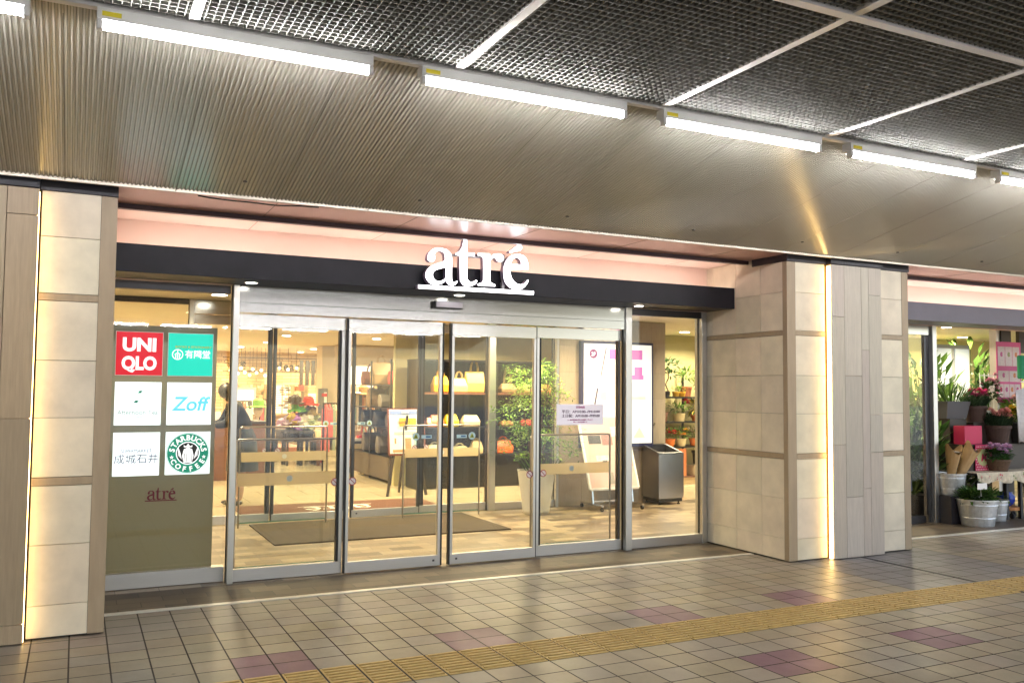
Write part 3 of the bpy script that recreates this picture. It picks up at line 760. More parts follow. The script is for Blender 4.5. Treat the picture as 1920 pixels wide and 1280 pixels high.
def arc_text(s, r, a0, a1, size, inward):
    n = len(s)
    for k, ch in enumerate(s):
        a_ = a0+(a1-a0)*(k/(n-1))
        rr = r
        text('lettering', ch, x+rr*math.cos(a_), z+rr*math.sin(a_), yy-.001, size, W2, t, bold=.0016, rot=(a_+math.pi/2 if inward else a_-math.pi/2))
arc_text('STARBUCKS', .099, R(168), R(12), .056, False)
arc_text('COFFEE', .139, R(212), R(328), .052, True)
for s_ in (-1, 1):
    st = []
    for k in range(10):
        rr = .017 if k % 2 == 0 else .007; a_ = math.pi/2+k*math.pi/5
        st.append((x+s_*.118*math.cos(R(8))+rr*math.cos(a_), z-.03+rr*math.sin(a_)))
    MB().poly(st, yy-.0012, yy-.0002).build('star', W2, t)
# small maroon logo low on the film
def small(xx, yy_):
    k = .225/1385.; return (.604+(xx-848)*k, .642+(790+(xx-848)*.052-yy_)*k)
t = thing('film_logo', 'small maroon serif logo low on the olive film', 'sign', (.604, 7.236, .64))
MAR = mat('print_maroon', (.14, .018, .04), .5)
for nm, k in (('letter', 'a'), ('letter', 't'), ('letter', 'r'), ('letter', 'e'), ('accent', 'acute'), ('underline', 'bar')):
    glyph(nm, k, small, 7.2415, 7.2435, [MAR], t)

# ------------------------------------------------------------------ glass barriers inside the sidelights
def barrier(x0, x1, y, lab):
    t = thing('glass_barrier', lab, 'glass barrier', ((x0+x1)/2, y, 0), 'waist high glass barriers beside the doors')
    MB().box(x0+.012, y-.004, .05, x1-.012, y+.004, 1.07).build('glass', GLASS, t)
    MB().tube([(x0, y, .0), (x0, y, 1.055), (x0+.006, y, 1.073), (x0+.022, y, 1.08), (x1-.022, y, 1.08), (x1-.006, y, 1.073), (x1, y, 1.055), (x1, y, .0)], .0095, 8).build('frame', mat('frame_bronze', (.42, .38, .32), .3, 1), t)
    b_ = MB().box(x0+.014, y-.0055, .705, x1-.014, y-.0042, .808); b_ = b_.build('tan_band', BAND, t)
    xm = (x0+x1)/2
    d = MB(); d.lathe(0, 0, [(.026, 0), (.026, .001)], 20); d.v = [(xm+p[0], y-.0066-p[2]*.5, .757+p[1]) for p in d.v]
    d.build('round_mark', mat('mark_grey', (.5, .55, .52), .5), b_)
    MB().box(x0+.012, y-.006, .05, x1-.012, y+.006, .062).build('bottom_edge', mat('glass_edge', (.10, .22, .18), .2), t)
barrier(1.175, 2.04, 7.42, 'left glass barrier with tan band behind the outer sidelight')
barrier(3.86, 4.735, 7.42, 'right glass barrier with tan band behind the outer sidelight')
barrier(1.60, 2.55, 9.86, 'far left glass barrier with tan band before the inner doors')
barrier(3.45, 4.42, 9.86, 'far right glass barrier with tan band before the inner doors')
for xx, lb, pr in ((1.97, 'x', None),): pass
# opening hours notice on the right pane
t = thing('notice', 'white opening hours notice stuck on the right glass pane', 'notice', (4.24, 7.16, 1.18))
MB().box(3.99, 7.164, 1.182, 4.497, 7.168, 1.375).build('card', emit('notice_card', (.86, .82, .9), .12, (.74, .69, .76)), t)
PM = mat('print_plum', (.10, .035, .10), .5); PMR = mat('print_magenta', (.45, .05, .25), .5)
text('lettering', '営業時間', 4.243, 1.338, 7.162, .024, PMR, t)
text('lettering', '平日：AM10:00~PM10:00', 4.25, 1.294, 7.162, .034, PM, t, width=.41)
text('lettering', '土日祝：AM10:00~PM9:00', 4.25, 1.255, 7.162, .034, PM, t, width=.41)
text('lettering', '※一部営業時間の異なる店舗がございます', 4.243, 1.225, 7.162, .013, PMR, t, width=.27)
text('lettering', '詳しくは各店舗まで', 4.243, 1.205, 7.162, .013, PMR, t, width=.15)

# ================================================================== INSIDE: CEILING, WALLS
ic = MB(); ic.box(-2, 7.21, 2.46, 7.3, 30, 2.52); ic.box(7.3, 7.21, 2.46, 16, 30, 2.53)
struct('shop_ceiling', ic, CREAMCEIL, 'cream ceiling of the shop floor')
iw = MB(); iw.box(-2, 7.3, 0, -1.95, 30, 2.46); struct('side_wall', iw, WARMWALL, 'cream side wall of the shop floor')

def rp(x0, y0, x1, y1, Y):
    a = P(x0, y0, Y); b = P(x1, y1, Y); return a.x, b.x, min(a.z, b.z), max(a.z, b.z)
# inner doors, the same family as the outer ones
YI = 10.15
a, b, f1, f2 = doorset(YI, 'inner', 'inner entrance doors', .22)
hand_sticker(2.60, 1.10, YI-.011, a, 1); hand_sticker(3.12, 1.10, YI-.011, b, -1)
no_entry(1.925, .80, YI+.038, f1); no_entry(2.055, .80, YI-.011, a); no_entry(3.69, .80, YI-.011, b); no_entry(3.855, .80, YI+.038, f2)
t = thing('door_header', 'brushed steel header over the inner sliding doors', 'door header', (2.9, YI, 2.08))
MB().box(1.125, YI-.03, 2.305, 4.70, YI+.09, 2.459).build('transom', STEEL, t, bevel=.002)
for dr in (a, b, f1, f2):
    for ch in dr.children:
        if ch.name.startswith('stile'): ch.data.materials[0] = DARKSTEEL
sensor(2.857, YI-.032, 2.38, 'second door sensor on the inner header')
post(1.078, 1.124, YI-.03, YI+.1, 2.459, 'inner steel post left of the inner doors')
post(4.66, 4.75, YI-.05, YI+.07, 2.459, 'broad inner steel post right of the inner doors')
post(5.615, 5.655, YI-.06, YI+.03, 2.459, 'inner steel post against the map wall')
t = thing('side_window', 'clear inner side window behind the potted tree', 'window', (5.2, YI, 0))
MB().box(4.755, YI-.005, .09, 5.61, YI+.005, 2.40).build('glass', GLASS, t)
MB().box(4.752, YI-.03, .004, 5.612, YI+.03, .092).build('bottom_rail', STEELB, t, bevel=.002)
MB().box(4.752, YI-.03, 2.40, 5.612, YI+.03, 2.459).build('top_rail', DARKSTEEL, t)
t = thing('side_window', 'clear inner side window seen behind the sign panel', 'window', (.2, YI, 0))
MB().box(-1.9, YI-.005, .09, 1.07, YI+.005, 2.40).build('glass', GLASS, t)
MB().box(-1.9, YI-.03, .004, 1.07, YI+.03, .092).build('bottom_rail', STEELB, t, bevel=.002)
MB().box(-1.9, YI-.03, 2.40, 1.07, YI+.03, 2.459).build('top_rail', DARKSTEEL, t)

# mats
MATM = mat('brown_carpet', (.05, .036, .021), .95, var=.35, scale=30, bump=.6, bscale=220)
o = MB().box(1.745, 8.64, .001, 4.26, 10.02, .013).build('door_mat', MATM); tag(o, 'large brown carpet mat between outer and inner doors', 'mat')
t = thing('door_mat', 'red brown mat with white letters beyond the inner doors', 'mat', (3.0, 11.2, 0))
MB().box(1.80, 10.72, .0015, 4.28, 11.60, .012).build('carpet', mat('red_carpet', (.10, .035, .016), .95, var=.25, scale=30, bump=.5, bscale=200), t)
def flat(x, y): k = .95/1385.; return (3.02-(x-848)*k, 11.17+((700+(x-848)*.052)-y)*-k*1.0)
WM = mat('mat_white', (.62, .58, .50), .9)
for k in ('a', 't', 'r', 'e', 'acute', 'bar'):
    o = glyph('letter', k, flat, 0, .0, [WM], t)
    for v in o.data.vertices:      # lay the letter down on the carpet
        wv = v.co+Vector((3.0, 11.2, 0)); v.co = Vector((wv.x-3.0, wv.z-11.2, .0135-wv.y*0))

# ------------------------------------------------------------------ wall with the floor guide
t = thing('tiled_wall', 'tan stone wall behind the lit floor guide and waste bin', 'wall', (6.5, 10.2, 0))
MB().box(5.665, 10.15, 0, 7.36, 10.32, 2.459).build('core', GROUT, t)
c = MB(); xs = [5.66, 6.02, 6.47, 6.92, 7.13, 7.362]; zs = [0.002, .35, .7, 1.05, 1.4, 1.75, 2.1, 2.458]
for x0, x1 in zip(xs, xs[1:]):
    for z0, z1 in zip(zs, zs[1:]): c.col = jit((.40, .325, .245), .05); c.box(x0+.001, 10.12, z0+.001, x1-.001, 10.149, z1-.001)
for z0, z1 in zip(zs, zs[1:]): c.col = jit((.40, .325, .245), .05); c.box(7.3605, 10.151, z0+.001, 7.39, 12.2, z1-.001)
c.build('stone_cladding', TAUPE, t)
t = thing('floor_guide', 'tall bright floor guide panel in a dark frame on the tan wall', 'floor guide', (6.54, 10.06, .77))
MB().box(5.965, 10.05, .755, 7.115, 10.118, 2.165).build('frame', mat('navy_frame', (.02, .022, .09), .4), t, bevel=.004)
MB().box(6.005, 10.046, .80, 7.085, 10.0495, 2.13).build('screen', emit('lit_screen', (.95, .97, 1), .27), t)
yg = 10.044
MG = emit('map_magenta', (.75, .14, .66), .13, (.6, .2, .6)); MLI = emit('map_lilac', (.62, .55, .95), .18); MYE = emit('map_yellow', (1, .70, .04), .17); MDK = mat('map_dark', (.10, .08, .16), .5)
d = MB(); d.box(6.40, yg, 1.93, 6.93, yg+.001, 2.06); d.box(6.52, yg, 1.66, 6.66, yg+.001, 1.93); d.box(6.52, yg, 1.66, 6.95, yg+.001, 1.72); d.box(6.80, yg, 1.72, 6.93, yg+.001, 1.83); d.build('map_block', MG, t)
d = MB(); d.poly([(6.36, 1.60), (6.50, 1.60), (6.50, 1.86), (6.42, 1.86)], yg, yg+.001); d.poly([(6.52, 1.36), (7.02, 1.36), (6.98, 1.62), (6.52, 1.62)], yg, yg+.001); d.build('map_block', MLI, t)
d = MB(); d.box(6.26, yg, 1.38, 6.36, yg+.001, 1.50); d.box(6.46, yg, 1.39, 6.98, yg-.0005, 1.425); d.poly([(6.78, .87), (6.98, .87), (6.88, 1.02)], yg, yg+.001); d.build('map_block', MYE, t)
d = MB(); d.poly([(6.26, 1.70), (6.275, 1.70), (6.36, 2.08), (6.34, 2.08)], yg, yg+.001); d.poly([(6.16, 1.32), (6.185, 1.32), (6.23, 1.54), (6.205, 1.54)], yg, yg+.001); d.build('map_rail', MDK, t)
for k in range(7): MB().box(6.55, yg-.0006, 1.20-.035*k, 6.55+random.uniform(.2, .45), yg+.001, 1.207-.035*k).build('text_line', MLI, t)
d = MB(); n = 32
d.face([(6.15+.062*math.cos(2*math.pi*q/n), yg-.0002, 1.995+.062*math.sin(2*math.pi*q/n)) for q in range(n)]); d.build('floor_badge', mat('map_plum', (.20, .03, .18), .5), t)
text('lettering', '2F', 6.148, 1.968, yg-.001, .068, emit('badge_white', (1, 1, 1), .8), t)
# wall switch
t = thing('wall_outlet', 'small dark outlet on the tan wall right of the floor guide', 'outlet', (7.17, 10.11, 1.0))
MB().box(7.145, 10.108, 1.02, 7.195, 10.119, 1.08).build('plate', mat('tan_plate', (.36, .3, .22), .4), t, bevel=.003); MB().box(7.158, 10.105, 1.03, 7.170, 10.108, 1.05).build('socket', RUBBER, t); MB().box(7.172, 10.105, 1.05, 7.185, 10.108, 1.068).build('socket', RUBBER, t)
# pink poster board
t = thing('poster_board', 'pink leaning poster board on a castor stand by the floor guide', 'poster stand', (6.23, 9.7, 0))
def lean(u, v): return Vector((5.87+.727*u, 9.65+.32*v, .255+.90*v))
def lquad(mb, u0, v0, u1, v1, off):
    n_ = Vector((0, -.9, .32)).normalized()*off; mb.face([lean(u0, v0)+n_, lean(u1, v0)+n_, lean(u1, v1)+n_, lean(u0, v1)+n_])
n_ = Vector((0, -.9, .32)).normalized()
d = MB(); cs = [lean(0, 0), lean(1, 0), lean(1, 1), lean(0, 1)]; d.raw([p+n_*.012 for p in cs]+[p-n_*.012 for p in cs], [(0, 1, 2, 3), (7, 6, 5, 4), (0, 4, 5, 1), (1, 5, 6, 2), (2, 6, 7, 3), (3, 7, 4, 0)])
d.build('board', mat('pink_print', (.70, .50, .46), .5, var=.1, scale=3), t)
d = MB()
for p0, p1 in zip(cs, cs[1:]+cs[:1]): d.obox(p0, p1, .03, .03)
d.build('frame', WHITE, t, bevel=.004)
pr = [(.12, .62, .38, .74, (.10, .10, .11)), (.40, .60, .62, .75, (.42, .22, .20)), (.62, .72, .92, .86, (.62, .66, .70)), (.66, .50, .84, .58, (.42, .5, .18)), (.22, .38, .48, .46, (.75, .72, .70)), (.34, .35, .44, .39, (.06, .05, .05)), (.60, .22, .70, .30, (.35, .08, .08)), (.84, .30, .95, .34, (.6, .05, .12)), (.84, .37, .95, .41, (.6, .05, .12)), (.42, .06, .52, .22, (.36, .33, .30))]
for (u0, v0, u1, v1, cc) in pr:
    d = MB(); lquad(d, u0, v0, u1, v1, .0135); d.build('printed_item', mat('pr_%d' % int(sum(cc)*1000), cc, .5, var=.3, scale=25), t)
d = MB()
for xx in (5.93, 6.53): d.obox((xx, 9.68, .05), (xx, 9.72, .33), .02, .02); d.obox((xx, 9.45, .065), (xx, 9.98, .065), .022, .022)
d.obox((5.93, 9.70, .10), (6.53, 9.70, .10), .02, .02); d.build('stand', mat('chrome', (.7, .7, .72), .2, 1), t)
for xx in (5.93, 6.53):
    for yy_ in (9.47, 9.96):
        d = MB(); d.tube([(xx-.012, yy_, .025), (xx+.012, yy_, .025)], .024, 12); d.build('castor', RUBBER, t)
# waste bin
t = thing('waste_bin', 'square stainless steel waste bin with sloping open top', 'waste bin', (7.15, 9.9, 0))
x0, x1, y0_, y1_ = 6.955, 7.36, 9.70, 10.10
d = MB(); d.raw([(x0, y0_, .085), (x1, y0_, .085), (x1, y1_, .085), (x0, y1_, .085), (x0, y0_, .675), (x1, y0_, .675), (x1, y1_, .775), (x0, y1_, .775)], [(0, 1, 5, 4), (1, 2, 6, 5), (2, 3, 7, 6), (3, 0, 4, 7), (3, 2, 1, 0)])
d.build('body', mat('bin_steel', (.42, .42, .44), .22, 1, var=.08, scale=4, stretch=(20, 20, .5)), t)
d = MB(); e_ = .035
o4 = [(x0, y0_, .685), (x1, y0_, .685), (x1, y1_, .785), (x0, y1_, .785)]; i4 = [(x0+e_, y0_+e_, .693), (x1-e_, y0_+e_, .693), (x1-e_, y1_-e_, .776), (x0+e_, y1_-e_, .776)]
d.raw(o4+i4+[(a_[0], a_[1], a_[2]-.012) for a_ in o4], [(0, 1, 5, 4), (1, 2, 6, 5), (2, 3, 7, 6), (3, 0, 4, 7), (8, 9, 1, 0), (9, 10, 2, 1), (10, 11, 3, 2), (11, 8, 0, 3)]); d.build('rim', DARKSTEEL, t)
d = MB(); i5 = [(p_[0], p_[1], p_[2]-.15) for p_ in i4]; d.raw(i4+i5, [(4, 5, 6, 7), (0, 1, 5, 4), (1, 2, 6, 5), (2, 3, 7, 6), (3, 0, 4, 7)]); d.build('opening', mat('dark_inside', (.05, .05, .06), .4, .5), t)
d = MB()
for k in range(5): d.ball((7.05+.055*k, 9.86+.05*(k % 3), .60+.012*(k % 2)), .035, 8)
d.build('rubbish', mat('rubbish_grey', (.2, .2, .2), .6), t)
MB().box(x0+.015, y0_+.015, .04, x1-.015, y1_-.015, .085).build('plinth', RUBBER, t)
for xx in (x0+.05, x1-.05):
    for yy_ in (y0_+.05, y1_-.05): MB().lathe(xx, yy_, [(.022, 0), (.022, .012), (.010, .016), (.010, .04)], 12).build('foot', RUBBER, t)

# ------------------------------------------------------------------ plants
PETAL = mat('petal', (.6, .2, .3), .55, attr=True, var=.12, scale=60)
GREENS = [(.035, .075, .02), (.055, .12, .025), (.085, .17, .04), (.12, .22, .05), (.03, .06, .03)]
def rdir(up=.3):
    a_ = random.uniform(0, 2*math.pi); z_ = random.uniform(-.6, 1)+up; v = Vector((math.cos(a_), math.sin(a_), z_)); return v.normalized()
def foliage(mb, c, rad, n, ln=.06, wd=.025, cols=GREENS, shell=.45):
    c = Vector(c)
    for _ in range(n):
        v = rdir(0); k = shell+(1-shell)*random.random()
        p = c+Vector((v.x*rad[0], v.y*rad[1], v.z*rad[2]))*k
        dd = v+Vector((random.uniform(-.6, .6), random.uniform(-.6, .6), random.uniform(-.5, .7)))
        mb.leaf(p, dd, ln*random.uniform(.7, 1.3), wd*random.uniform(.7, 1.3), col=jit(random.choice(cols), .15))
def grass(mb, c, rad, h, n, cols=GREENS, wd=.006):
    for _ in range(n):
        a_ = random.uniform(0, 6.28); r_ = rad*math.sqrt(random.random())
        p = Vector((c[0]+r_*.6*math.cos(a_), c[1]+r_*.6*math.sin(a_), c[2])); d_ = Vector((math.cos(a_)*r_/rad*.9, math.sin(a_)*r_/rad*.9, 1))
        mb.leaf(p, d_, h*random.uniform(.6, 1.1), wd, up=(math.sin(a_), -math.cos(a_), .2), col=jit(random.choice(cols), .15))
def bloom(parent, c, r, col, name='flower'):
    mb = MB(); c = Vector(c)
    for ring_ in range(4):
        n = 5+ring_*2
        for q in range(n):
            a_ = 2*math.pi*(q+random.random()*.6)/n; el = 1.35-.42*ring_
            v = Vector((math.cos(a_)*math.cos(el), math.sin(a_)*math.cos(el), math.sin(el)))
            mb.leaf(c, v, r*random.uniform(.85, 1.1), r*.75, up=(random.uniform(-.3, .3), random.uniform(-.3, .3), 1), col=jit(col, .12))
    mb.build(name, PETAL, parent)
def pot_round(mb, x, y, z, r0, r1, h):
    mb.lathe(x, y, [(r0, z), (r1*.97, z+h*.82), (r1*1.05, z+h*.83), (r1*1.05, z+h), (r1*.93, z+h), (r1*.9, z+h*.88)], 24)
def potted(name, label, x, y, z, r0, r1, h, potmat, rad, n, dz, blooms=(), bcol=(.7, .2, .3), br=.03, ln=.06, wd=.022, cols=GREENS, grassy=0, cat='potted plant', group=None):
    t = thing(name, label, cat, (x, y, z), group)
    mb = MB(); pot_round(mb, x, y, z, r0, r1, h); mb.build('pot', potmat, t, smooth=False)
    mb = MB()
    if grassy: grass(mb, (x, y, z+h*.9), rad[0], rad[2]*1.8, grassy, cols)
    foliage(mb, (x, y, z+h+dz), rad, n, ln, wd, cols); mb.build('foliage', LEAF, t)
    for (dx, dy, dzz) in blooms: bloom(t, (x+dx, y+dy, z+h+dzz), br*random.uniform(.85, 1.15), bcol)
    return t
# tree in the cream planter
t = thing('planter_tree', 'leafy green tree in a tall cream planter inside the doors', 'potted tree', (5.10, 9.66, 0))
px_, py_ = 5.10, 9.66
mb = MB(); mb.lathe(px_, py_, [(.150, .001), (.165, .03), (.232, .52), (.24, .53), (.222, .53), (.21, .48)], 36); mb.build('planter', mat('cream_planter', (.74, .71, .62), .55, var=.05, scale=4, bump=.05), t)
mb = MB(); mb.lathe(px_, py_, [(.20, .47), (.20, .485)], 24); mb.build('soil', mat('soil', (.04, .028, .02), .9), t)
mb = MB()
for k in range(5):
    a_ = k*1.3; b0 = Vector((px_+.05*math.cos(a_), py_+.05*math.sin(a_), .48)); top = Vector((px_+.2*math.cos(a_), py_+.16*math.sin(a_), 1.15+.13*k)); mid = (b0+top)/2+Vector((.03*math.sin(k), .03, .05))
    mb.tube([b0, mid, top], [.014, .010, .005], 6)
    for q in range(5):
        s_ = b0.lerp(top, .3+.14*q); mb.tube([s_, s_+rdir(.4)*.22], [.005, .002], 4)
mb.build('trunk', BARK, t)
mb = MB()
TG = [(.12, .25, .03), (.19, .36, .05), (.30, .46, .07), (.06, .13, .025)]
for k in range(150):
    zz = random.uniform(.70, 1.85); q = (zz-.62)/1.25; rr = .46*(1-max(0, q-.45)*1.05)
    a_ = random.uniform(0, 6.28); k_ = random.uniform(.25, 1); c0 = Vector((px_-.05*q+rr*k_*math.cos(a_), py_+rr*.8*k_*math.sin(a_), zz))
    dd = Vector((math.cos(a_), math.sin(a_), random.uniform(-.3, .3)))
    for _ in range(24):                                   # a spray of leaflets
        s_ = random.random(); p = c0+dd*(s_*.2-.06)+Vector((random.gauss(0, .035), random.gauss(0, .035), random.gauss(0, .03)-s_*s_*.05))
        mb.leaf(p, dd+Vector((random.uniform(-1, 1), random.uniform(-1, 1), random.uniform(-.7, .4))), random.uniform(.035, .07), random.uniform(.014, .024), col=jit(random.choice(TG), .2))
mb.build('crown', LEAF, t)
mb = MB(); grass(mb, (px_+.05, py_-.05, .50), .30, .22, 60, GREENS, .012)
for k in range(90):
    a_ = random.uniform(-1.2, .6); p = Vector((px_+.23*math.cos(a_), py_+.23*math.sin(a_), .54)); mb.leaf(p, Vector((math.cos(a_), math.sin(a_), random.uniform(-1, .5))), .10, .012, col=jit(random.choice(GREENS), .2))
mb.build('underplanting', LEAF, t)

# ------------------------------------------------------------------ shop interior
SW = mat('cream_shop_wall', (.60, .50, .34), .7, var=.05)
sw = MB(); sw.box(4.5, 13.30, 0, 7.36, 13.4, 2.459); tag(sw.build('partition_wall', YELLOWALL), 'ochre wall above and behind the dark bag cabinet', 'wall')
BR = None
def brick_mat():
    mt, t_, b_ = new_mat('split_stone'); N, L = t_.nodes, t_.links
    tcn = N.new('ShaderNodeTexCoord'); mp = N.new('ShaderNodeMapping'); mp.inputs['Rotation'].default_value = (R(90), 0, 0); L.new(tcn.outputs['Object'], mp.inputs[0])
    br_ = N.new('ShaderNodeTexBrick'); br_.inputs['Color1'].default_value = (.62, .46, .24, 1); br_.inputs['Color2'].default_value = (.42, .29, .14, 1); br_.inputs['Mortar'].default_value = (.2, .13, .06, 1)
    br_.inputs['Scale'].default_value = 1; br_.inputs['Brick Width'].default_value = .45; br_.inputs['Row Height'].default_value = .08; br_.inputs['Mortar Size'].default_value = .006
    L.new(mp.outputs[0], br_.inputs[0]); L.new(br_.outputs[0], b_.inputs['Base Color']); b_.inputs['Roughness'].default_value = .8
    return mt
BRICK = brick_mat()
bw = MB(); bw.box(-1.9, 24.0, 0, 12, 24.15, 2.459); tag(bw.build('stone_wall', BRICK), 'split stone wall at the back of the hat shop', 'wall')
t = thing('column', 'pale square column with grey box in the middle of the shop', 'column', (5.2, 19.8, 0))
MB().box(4.90, 19.55, 0, 5.42, 20.05, 2.459).build('shaft', SW, t, bevel=.01)
x0, x1, z0, z1 = rp(597, 728, 613, 789, 19.5); MB().box(x0, 19.48, z0, x1, 19.549, z1).build('grey_box', mat('grey_box', (.16, .16, .155), .5), t)
x0, x1, z0, z1 = rp(608, 735, 612, 772, 19.47); MB().box(x0, 19.46, z0, x1, 19.4795, z1).build('notice_strip', PAPER, t); MB().box(x0-.06, 19.455, 1.33, x0+.06, 19.4595, 1.40).build('red_mark', mat('red_mark', (.5, .02, .03), .5), t)
# hanging letter sign of the hat shop
t = thing('shop_sign', 'row of dark spaced letters hanging before the stone wall', 'shop sign', P(515, 690, 22.5))
p0 = P(515, 695, 22.5); p1 = P(600, 697, 22.5)
SGN = mat('sign_brown', (.03, .016, .01), .6)
text('lettering', 'Heartdance', p0.x, p0.z+.01, 22.5, .31, SGN, t, align='LEFT', depth=.02, bold=.008, spacing=1.25, width=(p1.x-p0.x)*1.28)
MB().box(P(436, 0, 22.5).x, 22.49, p0.z-.03, p1.x+.5, 22.52, p0.z-.005).build('lower_rail', SGN, t); MB().box(P(436, 0, 22.5).x, 22.49, p0.z+.30, p1.x+.5, 22.52, p0.z+.315).build('upper_rail', SGN, t)
d = MB(); xa = P(442, 0, 22.5).x; xb = P(478, 0, 22.5).x
for k in range(26):
    cx_, cz_ = random.uniform(xa, xb), p0.z+random.uniform(.05, .24); r_ = random.uniform(.02, .05)
    d.tube([(cx_+r_*math.cos(q*.7), 22.5, cz_+r_*math.sin(q*.7)) for q in range(9)], .006, 4)
d.build('scroll_ornament', SGN, t)
for k, xx in enumerate((566, 577, 588, 597)):
    a_ = P(xx, 685, 21.8); b_ = P(xx+1, 722, 21.8)
    MB().box(a_.x-.045, 21.78, b_.z, a_.x+.03, 21.84, a_.z+.12).build('hanging_slat', DARKWOOD, t)
# wall displays of the hat shop
def panel(name, lab, cat, x0, y0, x1, y1, Y, mt, fr=None, th=.04):
    a0, a1, z0, z1 = rp(x0, y0, x1, y1, Y)
    t = thing(name, lab, cat, ((a0+a1)/2, Y, z0))
    MB().box(a0, Y-th, z0, a1, Y, z1).build('panel', mt, t)
    if fr:
        d = MB(); w_ = .05
        d.box(a0-w_, Y-th-.02, z0-w_, a0, Y, z1+w_); d.box(a1, Y-th-.02, z0-w_, a1+w_, Y, z1+w_); d.box(a0, Y-th-.02, z0-w_, a1, Y, z0); d.box(a0, Y-th-.02, z1, a1, Y, z1+w_); d.build('frame', fr, t)
    return t, a0, a1, z0, z1
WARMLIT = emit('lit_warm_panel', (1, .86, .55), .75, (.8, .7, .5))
t, a0, a1, z0, z1 = panel('glasses_rack', 'framed rack of small frames on the stone wall', 'rack', 517, 722, 552, 775, 23.9, WARMLIT, PALEWOOD)
d = MB()
for k in range(13):
    zz = z0+(z1-z0)*(k+.5)/13; d.box(a0, 23.84, zz-.008, a1, 23.859, zz+.004)
for xx in (.33, .66): d.box(a0+(a1-a0)*xx-.012, 23.835, z0, a0+(a1-a0)*xx+.012, 23.859, z1)
d.build('shelf_rails', PALEWOOD, t)
d = MB()
for k in range(26): zz = z0+(z1-z0)*(random.randrange(13)+.6)/13; xx = random.uniform(a0+.1, a1-.1); d.box(xx-.05, 23.82, zz, xx+.05, 23.834, zz+.03)
d.build('goods', mat('small_goods', (.30, .19, .09), .6), t)
t, a0, a1, z0, z1 = panel('slat_display', 'bright slatted display wall beside the pale column', 'display wall', 573, 738, 597, 792, 23.9, WARMLIT)
d = MB()
for k in range(14): zz = z0+(z1-z0)*(k+.5)/14; d.box(a0, 23.84, zz-.01, a1, 23.859, zz+.006)
d.build('slats', PALEWOOD, t)
panel('shop_picture', 'pale lit picture board left of the mannequin', 'picture', 445, 730, 474, 772, 20.5, WARMLIT, WHITE)
t, a0, a1, z0, z1 = panel('curtain', 'cream striped curtain hanging on the stone wall', 'curtain', 496, 694, 506, 760, 23.8, SW)
# counter
t = thing('counter', 'red brown wooden counter behind the woman in black', 'counter', (2.5, 15.2, 0))
a0, a1, z0, z1 = rp(425, 790, 497, 830, 15.0); MB().box(a0-1.6, 15.0, .0, a1, 15.7, z1-.04).build('body', WOOD, t); MB().box(a0-1.62, 14.96, z1-.04, a1+.03, 15.74, z1).build('top', DARKWOOD, t, bevel=.005)
ztop = z1
for k in range(4):
    xx = a1-.75+.17*k
    tt = thing('card_stand', ('white', 'cream', 'tan', 'pale')[k]+' card stand on the red brown counter', 'card stand', (xx, 15.2, ztop))
    MB().box(xx-.06, 15.18, ztop, xx+.06, 15.2, ztop+.16+.04*(k % 2)).build('card', emit('card_%d' % k, (1, .9, .7), .25, (.7, .6-.05*k, .45-.06*k)), tt); MB().box(xx-.07, 15.14, ztop, xx+.07, 15.24, ztop+.01).build('foot', DARKWOOD, tt)
# mannequin with green hat
def mannequin(x, y, z, label, hatcol, body=(.62, .5, .36)):
    t = thing('hat_stand', label, 'hat stand', (x, y, z), 'display heads with hats')
    MB().lathe(x, y, [(.10, z), (.10, z+.015), (.018, z+.02), (.018, z+.22), (.05, z+.25), (.09, z+.33), (.085, z+.43), (.04, z+.49)], 14).build('head', mat('linen_head', body, .8), t)
    d = MB(); d.col = hatcol; d.lathe(x, y, [(.20, z+.405), (.21, z+.415), (.105, z+.43), (.10, z+.53), (.06, z+.56), (.0, z+.555)], 18); d.build('hat', PETAL, t)
p_ = P(484, 772, 16.5); mannequin(p_.x, 16.5, .75, 'display head wearing a bright green hat left of the inner door post', (.20, .42, .06))
MB2 = thing('display_pedestal', 'narrow linen pedestal under the green hat', 'pedestal', (p_.x, 16.5, 0)); MB().box(p_.x-.14, 16.36, 0, p_.x+.14, 16.64, .75).build('plinth', SW, MB2)
# lit bulbs hanging before the stone wall
BULB = emit('bulb_glow', (1, .86, .6), 2.5)
for k in range(12):
    px2 = (432, 446, 452, 459, 468, 474, 481, 490, 497, 524, 540, 556)[k]; q_ = P(px2, (694, 700, 690, 698, 703, 692, 699, 694, 704, 690, 693, 690)[k], 21.0+.2*(k % 3))
    t = thing('pendant_lamp', ('first', 'second', 'third', 'fourth', 'fifth', 'sixth', 'seventh', 'eighth', 'ninth', 'tenth', 'eleventh', 'twelfth')[k]+' small lit bulb from the left before the stone wall', 'pendant lamp', q_, 'bulbs of the hat shop')
    MB().ball(q_, .035, 8).build('bulb', BULB, t); MB().tube([q_+Vector((0, 0, .03)), Vector((q_.x, q_.y, 2.459))], .005, 4).build('cord', RUBBER, t)
